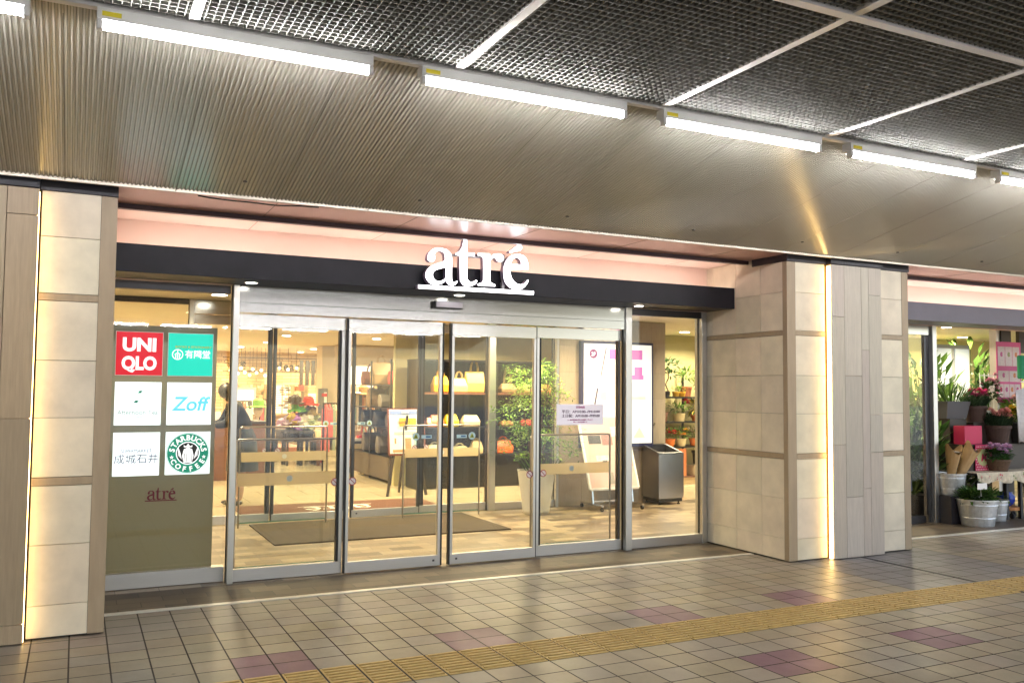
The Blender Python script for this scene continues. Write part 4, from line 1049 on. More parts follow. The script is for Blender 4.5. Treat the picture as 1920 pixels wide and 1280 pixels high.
# open goods shelves along the stone wall
GOODC = [(.62, .45, .25), (.5, .2, .1), (.7, .66, .55), (.25, .15, .08), (.55, .40, .42), (.3, .34, .2), (.75, .6, .35), (.12, .1, .1), (.6, .12, .1), (.35, .45, .5)]
for q0, q1, nm in ((425, 446, 'goods shelf behind the counter at the left post'), (476, 496, 'goods shelf between picture and curtain'), (553, 573, 'goods shelf between glasses rack and slat wall')):
    a0, a1, z0, z1 = rp(q0, 735, q1, 850, 23.2); z0 = .0; z1 = 1.6
    t = thing('goods_shelf', nm, 'shelf', ((a0+a1)/2, 23.4, 0), 'goods shelves on the stone wall')
    for zz in (.25, .55, .85, 1.15, 1.45): MB().box(a0, 23.2, zz-.02, a1, 23.6, zz).build('board', PALEWOOD, t)
    for xx in (a0, a1-.03): MB().box(xx-.031, 23.2, .001, xx-.001 if xx == a0 else xx+.061, 23.6, 1.6).build('side', PALEWOOD, t)
    d = MB()
    for zz in (.25, .55, .85, 1.15, 1.45):
        x = a0+.03
        while x < a1-.12:
            w_ = random.uniform(.05, .12); h_ = random.uniform(.06, .2); d.col = random.choice(GOODC); d.box(x, 23.22, zz+.001, x+w_, 23.4, zz+h_); x += w_+random.uniform(.005, .03)
    d.build('goods', PETAL, t)
# low table of folded cloth in front of the stone wall
for (px2, py2, Y2, nm) in ((470, 838, 18.5, 'low wooden table of folded cloth left of the high table'), (627, 838, 17.2, 'low wooden table of folded cloth beside the pale column')):
    q_ = P(px2, py2, Y2); t = thing('low_table', nm, 'table', (q_.x, Y2, 0), 'low tables of folded cloth')
    zt2 = max(.5, q_.z)
    MB().box(q_.x-.35, Y2, zt2-.05, q_.x+.35, Y2+.7, zt2).build('tabletop', WOOD, t)
    for dx in (-.3, .3):
        for dy in (.05, .65): MB().box(q_.x+dx-.03, Y2+dy-.03, .002, q_.x+dx+.03, Y2+dy+.03, zt2-.05).build('leg', WOOD, t)
    for k in range(5):
        d = MB(); d.col = random.choice(GOODC); x = q_.x-.28+.14*k; d.box(x-.06, Y2+.08, zt2+.001, x+.06, Y2+.35, zt2+random.uniform(.06, .2)); tag(d.build('folded_cloth', PETAL, bevel=.01), ('leftmost', 'second', 'middle', 'fourth', 'rightmost')[k]+' stack of folded cloth on the '+('low table left of the high table' if px2 == 470 else 'low table by the pale column'), 'cloth stack', 'folded cloth on the low tables')
# high table with hats
t = thing('display_table', 'dark high table loaded with hats and scarves', 'table', (4.1, 18.2, 0))
a = P(522, 806, 18.0); b = P(592, 806, 18.0); zt = a.z
MB().box(a.x, 17.75, zt-.05, b.x, 18.55, zt).build('tabletop', DARKWOOD, t, bevel=.005); MB().box(a.x+.05, 17.8, zt-.22, b.x-.05, 18.5, zt-.05).build('apron', DARKWOOD, t)
for xx in (a.x+.06, b.x-.06):
    for yy_ in (17.81, 18.49): MB().box(xx-.03, yy_-.03, .002, xx+.03, yy_+.03, zt-.2).build('leg', DARKWOOD, t)
d = MB(); d.box(a.x+.06, 17.80, .16, b.x-.06, 17.82, .19); d.build('stretcher', DARKWOOD, t)
for k, xx in enumerate((.28, .62)):
    c = a.x+(b.x-a.x)*xx
    s_ = thing('bar_stool', ('left', 'right')[k]+' dark stool tucked under the hat table', 'stool', (c, 17.6, 0), 'stools at the hat table')
    MB().box(c-.17, 17.42, .62, c+.17, 17.72, .66).build('seat', DARKWOOD, s_, bevel=.008)
    for dx in (-.14, .14):
        for dy in (17.45, 17.69): MB().box(c+dx-.018, dy-.018, .002, c+dx+.018, dy+.018, .62).build('leg', DARKWOOD, s_)
    MB().box(c-.14, 17.44, .2, c+.14, 17.46, .225).build('footrest', DARKWOOD, s_)
HC = [('scarlet', (.62, .04, .02), .78, .50), ('leaf green', (.16, .42, .03), .52, .38), ('lilac grey', (.42, .34, .40), .30, .12), ('straw', (.62, .50, .26), .64, .17), ('dark brown', (.07, .04, .02), .42, .52), ('olive', (.28, .22, .07), .86, .30), ('pale lemon', (.66, .64, .36), .92, .06), ('mauve', (.40, .26, .36), .14, .06)]
for nm, cc, u, h in HC:
    x = a.x+(b.x-a.x)*u
    o = thing('hat', nm+' hat displayed on the dark high table', 'hat', (x, 18.1, zt+h), 'hats on the high table')
    d = MB(); d.col = cc; d.lathe(x, 18.1-h*.2, [(.21, zt+h), (.22, zt+h+.012), (.12, zt+h+.03), (.115, zt+h+.13), (.06, zt+h+.17), (0, zt+h+.165)], 18); d.crumple(.016); d.build('crown', PETAL, o)
    if h > .08: MB().tube([(x, 18.1-h*.2, zt), (x, 18.1-h*.2, zt+h+.1)], .012, 6).build('stand', DARKWOOD, o)
for nm, cc, u in (('white', (.70, .68, .60), .74), ('violet', (.40, .18, .52), .50), ('pale green', (.52, .58, .36), .86), ('mustard', (.50, .36, .06), .40)):
    x = a.x+(b.x-a.x)*u; d = MB(); d.col = cc
    for q in range(7): d.ball((x+random.uniform(-.12, .12), 18.0+random.uniform(-.1, .1), zt+.05+.035*q), .09, 8, (1.2, 1, .7))
    d.crumple(.02); tag(d.build('scarf', PETAL), nm+' folded scarf heaped on the dark high table', 'scarf', 'scarves on the high table')
d = MB(); d.col = (.42, .03, .03); d.box(b.x+.02, 17.9, zt-.75, b.x+.13, 18.3, zt-.06); tag(d.build('hanging_bag', PETAL, bevel=.03), 'dark red cloth bag hanging from the right end of the hat table', 'bag')
d = MB(); x0, x1, _, _ = rp(505, 840, 560, 842, 21.0); d.box(x0-.6, 20.5, .002, x1, 22.0, .16); tag(d.build('display_step', mat('salmon_step', (.40, .15, .09), .6)), 'salmon red low platform behind the high table', 'platform')

GR2 = 'garment rails of the shop floor'
for (q0, q1, Y2, nm) in ((427, 470, 17.5, 'garment rail of pale clothes behind the counter'), (606, 642, 15.0, 'garment rail of mixed clothes in front of the pale column'), (486, 512, 20.2, 'garment rail of scarves before the curtain')):
    a = P(q0, 800, Y2); b = P(q1, 800, Y2); t = thing('garment_rail', nm, 'garment rail', ((a.x+b.x)/2, Y2, 0), GR2)
    d = MB(); d.tube([(a.x, Y2, 1.25), (b.x, Y2, 1.25)], .014, 6)
    for xx in (a.x, b.x): d.tube([(xx, Y2, .0), (xx, Y2, 1.26)], .014, 6); d.tube([(xx, Y2-.2, .03), (xx, Y2+.2, .03)], .014, 6)
    d.build('frame', RUBBER, t)
    n_ = int((b.x-a.x)/.055)
    for k in range(n_):
        x = a.x+.04+(b.x-a.x-.08)*k/max(1, n_-1); d = MB(); d.col = random.choice(GOODC); hh = random.uniform(.45, .85)
        d.raw([(x-.012, Y2-.05, 1.24), (x+.012, Y2-.05, 1.24), (x+.012, Y2+.05, 1.24), (x-.012, Y2+.05, 1.24), (x-.02, Y2-.19, 1.14), (x+.02, Y2-.19, 1.14), (x+.02, Y2+.19, 1.14), (x-.02, Y2+.19, 1.14), (x-.026, Y2-.2, 1.24-hh), (x+.026, Y2-.2, 1.24-hh), (x+.026, Y2+.2, 1.24-hh), (x-.026, Y2+.2, 1.24-hh)], [(0, 1, 2, 3), (0, 4, 5, 1), (1, 5, 6, 2), (2, 6, 7, 3), (3, 7, 4, 0), (4, 8, 9, 5), (5, 9, 10, 6), (6, 10, 11, 7), (7, 11, 8, 4), (8, 11, 10, 9)]); d.build('garment', PETAL, t)
# accessory stand and lit poster wall right of the column
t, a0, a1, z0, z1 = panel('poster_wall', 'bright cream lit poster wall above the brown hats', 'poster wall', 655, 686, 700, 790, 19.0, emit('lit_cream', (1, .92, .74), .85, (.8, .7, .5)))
bh = MB(); x0, x1, z0, z1 = rp(636, 662, 712, 684, 18.8); bh.box(x0, 18.75, z0, x1+1.2, 19.2, 2.459); tag(bh.build('bulkhead', WARMWALL), 'tan bulkhead over the lit poster wall', 'bulkhead')
t = thing('accessory_stand', 'black rail stand hung with belts, hats and straps', 'rack', (4.9, 16.6, 0))
a = P(655, 770, 16.4); b = P(702, 770, 16.4)
d = MB()
for xx in (a.x, (a.x+b.x)/2, b.x): d.box(xx-.012, 16.39, .0, xx+.012, 16.41, 1.5)
for zz in (.85, 1.18, 1.5): d.box(a.x, 16.385, zz-.01, b.x, 16.415, zz+.01)
d.build('frame', RUBBER, t)
for k in range(30):
    cc = random.choice([(.62, .5, .36), (.5, .14, .04), (.30, .52, .50), (.72, .66, .56), (.3, .18, .1), (.62, .3, .12), (.75, .7, .62), (.05, .05, .06)])
    x = a.x+(b.x-a.x)*((k % 15)+.5)/15; zz = (1.18, 1.5)[k//15]; d = MB(); d.col = cc; d.box(x-.022, 16.36-.03*(k//15), zz-random.uniform(.35, .75), x+.022, 16.375-.03*(k//15), zz-.01); d.build('strap', PETAL, t)
for k, (xx, yy_, nm, cc) in enumerate(((662, 738, 'cream', (.62, .52, .36)), (681, 740, 'caramel', (.42, .20, .06)), (697, 744, 'black', (.02, .02, .025)))):
    p_ = P(xx, yy_, 16.4); o = thing('hat', nm+' brimmed hat on top of the rail stand', 'hat', p_, 'hats on the rail stand')
    d = MB(); d.col = cc; d.lathe(p_.x, 16.4, [(.19, p_.z), (.20, p_.z+.012), (.11, p_.z+.04), (.10, p_.z+.15), (.05, p_.z+.18), (0, p_.z+.17)], 18); d.build('crown', PETAL, o)
t = thing('tripod_stool', 'black splayed leg stool carrying a striped box', 'stool', (4.85, 15.9, 0))
c = P(671, 840, 15.8); MB().box(c.x-.14, 15.66, c.z-.05, c.x+.14, 15.94, c.z).build('seat', RUBBER, t, bevel=.01)
for dx, dy in ((-1, -1), (1, -1), (1, 1), (-1, 1)): MB().obox((c.x+dx*.08, 15.8+dy*.08, c.z-.05), (c.x+dx*.22, 15.8+dy*.2, .0), .028, .028).build('leg', RUBBER, t)
o = thing('striped_box', 'cream box with black stripe on the splayed stool', 'box', (c.x, 15.8, c.z))
d = MB(); d.box(c.x-.14, 15.68, c.z, c.x+.12, 15.92, c.z+.09); d.build('box', mat('box_cream', (.6, .48, .28), .6), o); MB().box(c.x-.142, 15.678, c.z+.09, c.x+.122, 15.922, c.z+.14).build('stripe', RUBBER, o); MB().box(c.x-.14, 15.68, c.z+.14, c.x+.12, 15.92, c.z+.19).build('lid', PAPER, o)

# ---- bags
def bag(x, y, z, w_, h_, dp, col, label, group, handle=.1, tall=False, cat='bag'):
    t = thing('handbag', label, cat, (x, y, z), group)
    d = MB(); d.col = col; k = .78 if not tall else 1.08
    v = [(x-w_/2, y-dp/2, z), (x+w_/2, y-dp/2, z), (x+w_/2, y+dp/2, z), (x-w_/2, y+dp/2, z), (x-w_/2*1.04, y-dp/2*1.1, z+h_*.45), (x+w_/2*1.04, y-dp/2*1.1, z+h_*.45), (x+w_/2*1.04, y+dp/2*1.1, z+h_*.45), (x-w_/2*1.04, y+dp/2*1.1, z+h_*.45), (x-w_/2*k, y-dp*.16, z+h_), (x+w_/2*k, y-dp*.16, z+h_), (x+w_/2*k, y+dp*.16, z+h_), (x-w_/2*k, y+dp*.16, z+h_)]
    d.raw(v, [(0, 3, 2, 1), (8, 9, 10, 11), (0, 1, 5, 4), (1, 2, 6, 5), (2, 3, 7, 6), (3, 0, 4, 7), (4, 5, 9, 8), (5, 6, 10, 9), (6, 7, 11, 10), (7, 4, 8, 11)])
    d.build('body', LEATHER, t, bevel=min(.02, h_*.12), seg=3)
    for s_ in (-1, 1):
        if handle <= 0: continue
        d = MB(); d.col = tuple(c_*.7 for c_ in col); n = 9
        d.tube([(x-w_*.22*math.cos(math.pi*q/(n-1)), y+s_*dp*.14, z+h_*.93+handle*math.sin(math.pi*q/(n-1))) for q in range(n)], .008, 6); d.build('handle', LEATHER, t)
    return t
LEATHER = mat('leather', (.5, .3, .1), .42, attr=True, var=.08, scale=15)
t = thing('bag_cabinet', 'black open shelf cabinet of bags facing the inner doors', 'cabinet', (5.6, 12.8, 0))
CAB = mat('cabinet_black', (.011, .010, .010), .35, var=.2, scale=6)
cx0, cx1, cy0, cy1 = 4.62, 7.0, 12.58, 13.05
SHZ = (.50, .925, 1.46)
MB().box(cx0, cy1, 0, cx1, cy1+.03, 1.94).build('back_panel', CAB, t)
for xx in (cx0, 5.92, cx1-.03): MB().box(xx, cy0, 0.0, xx+.03, cy1-.001, 1.94).build('side_panel', CAB, t)
MB().box(cx0-.004, cy0-.004, 1.941, cx1+.004, cy1+.034, 1.965).build('top_panel', CAB, t)
for zz in SHZ: MB().box(cx0+.031, cy0+.002, zz-.03, cx1-.031, cy1-.002, zz).build('shelf', WOOD if zz > 1 else CAB, t)
MB().box(cx0+.031, cy0+.01, .0, cx1-.031, cy0+.03, .47).build('base_front', CAB, t)
BG = 'bags on the black open cabinet'
def bagp(x0, y0, x1, z, col, label, hh, tall=False, handle=.1):
    a = P(x0, y0, 12.7); b = P(x1, y0, 12.7); bag((a.x+b.x)/2, 12.74, z+.001, (b.x-a.x)*.92, hh, .16, col, label, BG, handle, tall)
bagp(811, 730, 843, 1.46, (.80, .42, .02), 'mustard yellow handbag with arched handles on the upper shelf', .25, handle=.12)
bagp(847, 730, 877, 1.46, (.72, .52, .20), 'pale cream handbag beside the mustard one on the upper shelf', .22, handle=.12)
bagp(873, 730, 908, 1.46, (.62, .42, .10), 'tall tan tote with long handles on the upper shelf', .33, True, .20)
bagp(938, 730, 968, 1.46, (.26, .18, .09), 'small brown clutch on the upper shelf left of the tree', .15, handle=.28)
bagp(975, 730, 1003, 1.46, (.40, .30, .12), 'round olive tan bag on the upper shelf behind the tree', .14, handle=0)
bagp(1012, 730, 1045, 1.46, (.55, .28, .10), 'orange brown wicker bag on the upper shelf behind the tree', .14, handle=0)
bagp(799, 790, 816, .925, (.78, .36, .26), 'small salmon purse at the left of the middle shelf', .15, handle=0)
bagp(806, 790, 832, .925, (.82, .22, .12), 'coral bag with round flap on the middle shelf', .19, handle=0)
bagp(834, 790, 860, .925, (.80, .62, .02), 'bright lemon bag on the middle shelf', .20, handle=0)
bagp(866, 790, 900, .925, (.74, .58, .36), 'ivory shoulder bag on the middle shelf', .19, handle=0)
bagp(938, 790, 962, .925, (.30, .12, .04), 'brown bowl shaped bag on the middle shelf by the tree', .09, handle=0)
bagp(978, 790, 1002, .925, (.60, .03, .04), 'bright red purse on the middle shelf behind the tree', .11, handle=0)
bagp(800, 850, 832, .50, (.72, .66, .48), 'white shoulder bag at the left of the lowest shelf', .16, handle=.05)
bagp(846, 850, 880, .50, (.66, .60, .38), 'pale olive bag on the lowest shelf', .13, handle=.05)
bagp(884, 850, 905, .50, (.70, .55, .30), 'beige upright purse on the lowest shelf', .22, handle=.04)
bagp(927, 850, 962, .50, (.78, .14, .01), 'vivid orange soft bag on the lowest shelf', .22, handle=.06)
# side rack
t = thing('bag_rack', 'grey glass shelved rack of dark bags left of the cabinet', 'rack', (4.7, 14.2, 0))
rx0, rx1, ry0, ry1 = 4.50, 4.95, 13.5, 15.6
for xx in (rx0, rx1):
    for yy_ in (ry0, (ry0+ry1)/2, ry1): MB().box(xx-.012, yy_-.012, .0, xx+.012, yy_+.012, 1.98).build('post', DARKSTEEL, t)
for zz in (.42, .88, 1.20, 1.58): MB().box(rx0-.01, ry0, zz-.012, rx1+.01, ry1, zz).build('shelf', DARKSTEEL, t)
MB().box(rx0-.012, ry0-.03, .05, rx1+.012, ry1+.03, .41).build('base_drawer', mat('drawer_brown', (.10, .08, .065), .4), t)
MB().box(rx1+.014, ry0, .05, rx1+.03, ry1, 1.98).build('back_panel', mat('rack_back', (.12, .10, .08), .5), t)
RG = 'bags on the side rack'
for (yy_, zz, col, lb, w_, h_) in ((15.3, 1.58, (.24, .05, .03), 'dark red brown bag on the top shelf of the side rack', .3, .24), (14.7, 1.58, (.48, .32, .15), 'tall sand coloured tote on the top shelf of the side rack', .34, .38), (13.85, 1.58, (.62, .06, .06), 'white and red doll bag on the top shelf of the side rack', .26, .22), (14.9, 1.20, (.30, .20, .13), 'dull brown tote on the second shelf of the side rack', .34, .30), (14.2, 1.20, (.22, .20, .17), 'grey suede bag on the second shelf of the side rack', .36, .22), (15.2, .88, (.035, .03, .03), 'black bag on the third shelf of the side rack', .34, .26), (14.5, .88, (.05, .05, .06), 'slate bag with pale charm on the third shelf of the side rack', .34, .24), (13.9, .88, (.08, .07, .07), 'charcoal bag nearest the doors on the third shelf', .3, .22), (15.2, .42, (.12, .1, .09), 'dim brown tote at the foot of the side rack', .3, .32), (14.4, .42, (.16, .14, .13), 'dim grey tote at the foot of the side rack', .3, .3)):
    bag(4.72, yy_, zz+.001, w_, h_, .2, col, lb, RG, .14, True)
for (xx, yy0, nm, cc) in ((690, 835, 'cream canvas tote hanging at the rack end', (.66, .54, .32)), (683, 838, 'bright red tote hanging behind the cream one', (.62, .03, .02)), (666, 828, 'striped beige tote hanging on the rail stand', (.6, .46, .28))):
    p_ = P(xx, yy0, 15.7); bag(p_.x, 15.72+random.uniform(-.02, .1), p_.z-.08, .24, .30, .1, cc, nm, 'totes hanging near the rack', .16, True)
# easel board
t = thing('easel_board', 'white advert board with blue top on a dark wooden easel', 'easel', (4.35, 12.2, 0))
def ez(x, y): p_ = P(x, y, 12.1); return p_.x, p_.z
x0, zb = ez(728, 852); x1, ztp = ez(796, 767)
def eq(u, v, off=0): return Vector((x0+(x1-x0)*u+.015*v, 12.05+.14*v-off, zb+(ztp-zb)*v))
d = MB(); cs = [eq(0, 0), eq(1, 0), eq(1, 1), eq(0, 1)]; cb = [p_+Vector((0, .02, 0)) for p_ in cs]; d.raw(cs+cb, [(0, 1, 2, 3), (7, 6, 5, 4), (0, 4, 5, 1), (1, 5, 6, 2), (2, 6, 7, 3), (3, 7, 4, 0)]); d.build('board', PAPER, t)
d = MB()
for p0, p1 in zip(cs, cs[1:]+cs[:1]): d.obox(p0+Vector((0, .01, 0)), p1+Vector((0, .01, 0)), .022, .03)
d.build('frame', mat('easel_red', (.16, .035, .02), .4), t)
def ep(u0, v0, u1, v1, mt, nm='print', off=.003):
    d = MB(); d.face([eq(u0, v0, off), eq(u1, v0, off), eq(u1, v1, off), eq(u0, v1, off)]); d.build(nm, mt, t)
ep(.03, .88, .97, .97, mat('ad_blue', (.22, .30, .62), .5)); ep(.30, .62, .78, .80, mat('ad_yellow', (.80, .50, .03), .5))
for v in (.545, .475, .44): ep(.15+.3*(v > .5), v, .85, v+.018, mat('ad_grey', (.45, .42, .40), .5), 'text_line')
ep(.15, .24, .20, .36, mat('ad_tan', (.50, .26, .12), .5)); ep(.45, .12, .62, .36, MATS['ad_tan']); ep(.10, .05, .60, .11, MATS['ad_tan']); ep(.70, .20, .92, .30, mat('ad_teal', (.35, .55, .55), .5))
text('lettering', '母の日フェア', x0+(x1-x0)*.54, zb+(ztp-zb)*.69, 12.05+.14*.7-.012, .05, MATS['easel_red'], t)
text('lettering', '開催中', x0+(x1-x0)*.5, zb+(ztp-zb)*.90, 12.05+.14*.9-.012, .04, PAPER, t)
for u, dy in ((.15, 0), (.85, 0), (.5, .45)):
    a = eq(u, .0)+Vector((0, .03, .05)); MB().obox(a+Vector((0, 0, .5)) if dy else a, Vector((x0+(x1-x0)*(u+(.0 if dy else (-.25 if u < .5 else .12))), 11.95+dy, 0)), .03, .03).build('leg', DARKWOOD, t)

# ------------------------------------------------------------------ lights of the shop floor
def downlight(x, y, z, power, label, col=(1, .79, .48), r=.075):
    t = thing('downlight', label, 'downlight', (x, y, z), 'recessed downlights of the shop ceiling')
    MB().lathe(x, y, [(r+.015, z-.004), (r+.015, z), (r*.6, z)], 18).build('rim', WHITE, t)
    MB().lathe(x, y, [(r, z-.006), (r, z-.0042)], 18).build('lens', emit('shop_lens', (1, .92, .76), 14), t)
    l = bpy.data.lights.new('lamp', 'AREA'); l.shape = 'DISK'; l.size = .16; l.energy = power*SHOP; l.color = col; l.spread = R(150)
    lo = bpy.data.objects.new('lamp', l); C.objects.link(lo); lo.parent = t; lo.location = (0, 0, -.012)
    return t
dl = 0
for y in (8.4, 9.5): 
    for x in (-.3, 1.3, 2.87, 4.5, 6.3): downlight(x, y, 2.46, 7.5, 'recessed downlight in the entrance lobby ceiling, %s row %s' % ('front' if y < 9 else 'back', ('beside the left wall', 'behind the sign window', 'over the mat centre', 'over the right pane', 'near the floor guide')[(-.3, 1.3, 2.87, 4.5, 6.3).index(x)]))
cols = ('beside the left wall', 'above the woman in black', 'over the red mat', 'over the bag rack', 'over the bag cabinet', 'far right')
for k, y in enumerate((11.6, 13.8, 16.2, 18.8, 21.2, 23.2)):
    for q, x in enumerate((-.5, 1.5, 3.4, 5.1, 7.0)):
        if x > 4.3 and 13 < y < 14: x += .1
        downlight(x+.15*(k % 2), y, 2.46, 30 if y > 17 else 24, 'recessed shop ceiling light %s, %s row back' % (cols[q], ('first', 'second', 'third', 'fourth', 'fifth', 'sixth')[k]))
downlight(4.95, 9.30, 2.46, 34, 'recessed light right above the potted tree'); downlight(6.0, 12.2, 2.46, 22, 'recessed light in front of the bag cabinet'); downlight(5.0, 12.2, 2.46, 18, 'recessed light left of the bag cabinet front')
t = thing('dome_camera', 'black dome security camera under the shop ceiling', 'security camera', (3.1, 12.9, 2.46))
p_ = P(541, 627, 12.6); MB().lathe(p_.x, 12.6, [(.075, 2.459), (.075, 2.40), (.07, 2.39)], 18).build('base', RUBBER, t); MB().ball((p_.x, 12.6, 2.39), .062, 14).build('dome', RUBBER, t)

# ------------------------------------------------------------------ person
def skin(name, verts, edges, radii, mt, parent, root=0, sub=2):
    me = bpy.data.meshes.new(name); me.from_pydata(verts, edges, []); o = bpy.data.objects.new(name, me); C.objects.link(o)
    o.modifiers.new('skin', 'SKIN')
    for i, r_ in enumerate(radii):
        sv = me.skin_vertices[0].data[i]; sv.radius = r_ if isinstance(r_, tuple) else (r_, r_); sv.use_root = (i == root)
    o.modifiers.new('sub', 'SUBSURF').levels = sub; o.modifiers['sub'].render_levels = sub
    bpy.context.view_layer.update()
    m2 = bpy.data.meshes.new_from_object(o.evaluated_get(bpy.context.evaluated_depsgraph_get()))
    C.objects.unlink(o); bpy.data.objects.remove(o)
    off = Vector(parent.location)
    for v in m2.vertices: v.co -= off
    m2.materials.clear(); m2.materials.append(mt); m2.polygons.foreach_set('use_smooth', [True]*len(m2.polygons)); m2.name = name
    o = bpy.data.objects.new(name, m2); C.objects.link(o); o.parent = parent; return o
CLOTH = mat('black_cloth', (.014, .014, .018), .85); SKIRT = mat('charcoal_skirt', (.045, .05, .065), .85); HAIR = mat('dark_hair', (.012, .009, .008), .45); SHOE = mat('dark_shoe', (.015, .012, .012), .35)
def person(x, y, label, step=0):
    t = thing('person', label, 'person', (x, y, 0))
    def J(dx, dy, z): return (x+dx, y+dy, z)
    V = [J(.10, 0, .90), J(.06, 0, 1.02), J(0, 0, 1.20), J(-.06, 0, 1.32), J(-.10, 0, 1.38), J(-.14, 0, 1.45), J(-.155, 0, 1.51)]
    E_ = [(0, 1), (1, 2), (2, 3), (3, 4), (4, 5), (5, 6)]; Rr = [(.13, .16), (.105, .13), (.11, .15), (.06, .07), (.05, .05), (.082, .075), (.06, .055)]
    for s_ in (-1, 1):
        i = len(V); st = step*s_
        V += [J(.11+st*.1, s_*.085, .84), J(.08+st*.4, s_*.085, .46), J(.07+st*.9, s_*.085, .09), J(-.06+st*.9, s_*.09, .04)]; E_ += [(0, i), (i, i+1), (i+1, i+2), (i+2, i+3)]; Rr += [.09, .055, .035, .028]
        i = len(V)
        V += [J(-.02, s_*.17, 1.26), J(-.14, s_*.20, 1.04), J(-.32, s_*.13, 1.03), J(-.385, s_*.12, 1.03)]; E_ += [(2, i), (i, i+1), (i+1, i+2), (i+2, i+3)]; Rr += [.055, .042, .028, (.03, .016)]
        for f_ in range(4):
            j = len(V); dy = (f_-1.5)*.02
            V += [J(-.42, s_*.12+dy, 1.025), J(-.45-.008*(f_ in (1, 2)), s_*.12+dy, 1.012), J(-.468-.008*(f_ in (1, 2)), s_*.12+dy, .995)]; E_ += [(i+3, j), (j, j+1), (j+1, j+2)]; Rr += [.009, .008, .007]
        j = len(V); V += [J(-.36, s_*.085, 1.02), J(-.40, s_*.075, 1.005)]; E_ += [(i+2, j), (j, j+1)]; Rr += [.010, .008]
    skin('body', V, E_, Rr, SKIN, t)
    # clothing follows the body
    V = [J(.095, 0, .93), J(.06, 0, 1.03), J(0, 0, 1.20), J(-.045, 0, 1.30)]; E_ = [(0, 1), (1, 2), (2, 3)]; Rr = [(.15, .18), (.125, .15), (.135, .18), (.085, .11)]
    for s_ in (-1, 1):
        i = len(V); V += [J(-.02, s_*.18, 1.26), J(-.14, s_*.205, 1.04), J(-.28, s_*.145, 1.03)]; E_ += [(2, i), (i, i+1), (i+1, i+2)]; Rr += [.078, .062, .045]
    skin('black_top', V, E_, Rr, CLOTH, t)
    d = MB(); n = 20; rings = []
    for z_, rx_, ry_, cx_ in ((.98, .13, .16, .08), (.86, .165, .195, .10), (.65, .185, .21, .10), (.44, .20, .225, .10)): rings.append([(x+cx_+rx_*math.cos(2*math.pi*q/n)+.008*math.sin(q*3), y+ry_*math.sin(2*math.pi*q/n), z_) for q in range(n)])
    vs = [v for r_ in rings for v in r_]; d.raw(vs, [(k*n+q, k*n+(q+1) % n, (k+1)*n+(q+1) % n, (k+1)*n+q) for k in range(3) for q in range(n)]); d.build('skirt', SKIRT, t, smooth=True)
    d = MB(); d.ball((x-.128, y, 1.465), .098, 18, (1.0, .90, 1.08)); d.ball((x-.085, y, 1.40), .075, 14, (.85, 1.15, 1.3)); d.build('hair', HAIR, t, smooth=True)
    d = MB(); d.ball((x-.235, y, 1.45), .016, 8, (1, .7, 1)); d.build('nose', SKIN, t, smooth=True)
    for s_ in (-1, 1):
        st = step*s_; d = MB(); d.ball((x-.02+st*.9, y+s_*.087, .035), .06, 12, (2.1, .78, .6)); d.build('shoe', SHOE, t, smooth=True)
    return t
person(1.86, 11.85, 'woman in black top and dark skirt bending left beside the door post')
person(8.02, 6.98, 'passer by behind the right pier, only one dark shoe showing', .22)

# ================================================================== FLOWER SHOP
yw = MB(); yw.box(11.3, 10.6, 0, 20, 10.7, 2.459); tag(yw.build('back_wall', mat('yellow_wall', (.62, .54, .20), .6, var=.1, scale=3)), 'bright yellow wall behind the tall plants of the flower shop', 'wall')
yw = MB(); yw.box(7.40, 12.3, 0, 11.2, 12.4, 2.459); tag(yw.build('back_wall', YELLOWALL), 'yellow green back wall of the flower shop', 'wall')
# plant shelves seen through the side window
t = thing('plant_shelf', 'black shelves of potted plants beyond the side window', 'shelf', (8.9, 11.9, 0))
for zz in (.14, .62, 1.02, 1.42): MB().box(8.25, 11.7, zz-.025, 9.9, 12.15, zz).build('shelf', CAB if zz > .2 else WOOD, t)
for xx in (8.25, 9.2, 9.87): MB().box(xx, 12.152, .0, xx+.03, 12.18, 1.9).build('post', CAB, t)
MB().box(8.25, 11.75, 0, 9.9, 12.1, .112).build('base', PALEWOOD, t)
FG = 'potted plants on the shelves beyond the side window'
ORP = mat('orange_pot', (.62, .16, .03), .5); YEP = mat('yellow_pot', (.70, .38, .03), .4); DKP = mat('dark_pot', (.03, .028, .03), .5); CRP = mat('cream_pot', (.60, .50, .30), .6)
LG = [(.10, .20, .03), (.16, .28, .05), (.07, .14, .03)]
t = thing('slender_tree', 'thin bare stemmed ficus with a small dark crown beyond the window', 'plant', (8.62, 11.85, 1.42), FG)
mb = MB(); mb.tube([(8.64, 11.85, 1.42), (8.68, 11.85, 1.52), (8.64, 11.86, 1.62), (8.69, 11.85, 1.72), (8.68, 11.85, 1.85)], .012, 6); mb.build('trunk', BARK, t)
mb = MB(); foliage(mb, (8.70, 11.85, 1.93), (.16, .12, .14), 70, .10, .05, [(.03, .07, .02), (.05, .10, .03)]); foliage(mb, (8.74, 11.85, 1.78), (.09, .08, .06), 25, .09, .045, [(.03, .07, .02)]); mb.build('crown', LEAF, t)
mb = MB(); pot_round(mb, 8.64, 11.85, 1.42, .05, .07, .09); mb.build('pot', DKP, t)
potted('potted_plant', 'bushy lime green plant in a terracotta pot on the top shelf', 9.08, 11.9, 1.42, .075, .10, .17, mat('terracotta_red', (.36, .12, .06), .6), (.12, .12, .17), 110, .16, ln=.09, wd=.035, cols=LG, group=FG)
potted('potted_plant', 'small yellow pot with a sprout left of the terracotta pot', 8.80, 11.8, 1.42, .045, .06, .08, YEP, (.05, .05, .05), 30, .04, ln=.05, cols=LG, group=FG)
potted('potted_plant', 'second yellow pot touching the terracotta pot', 8.91, 11.78, 1.42, .045, .06, .08, YEP, (.05, .05, .06), 30, .05, ln=.05, cols=LG, group=FG)
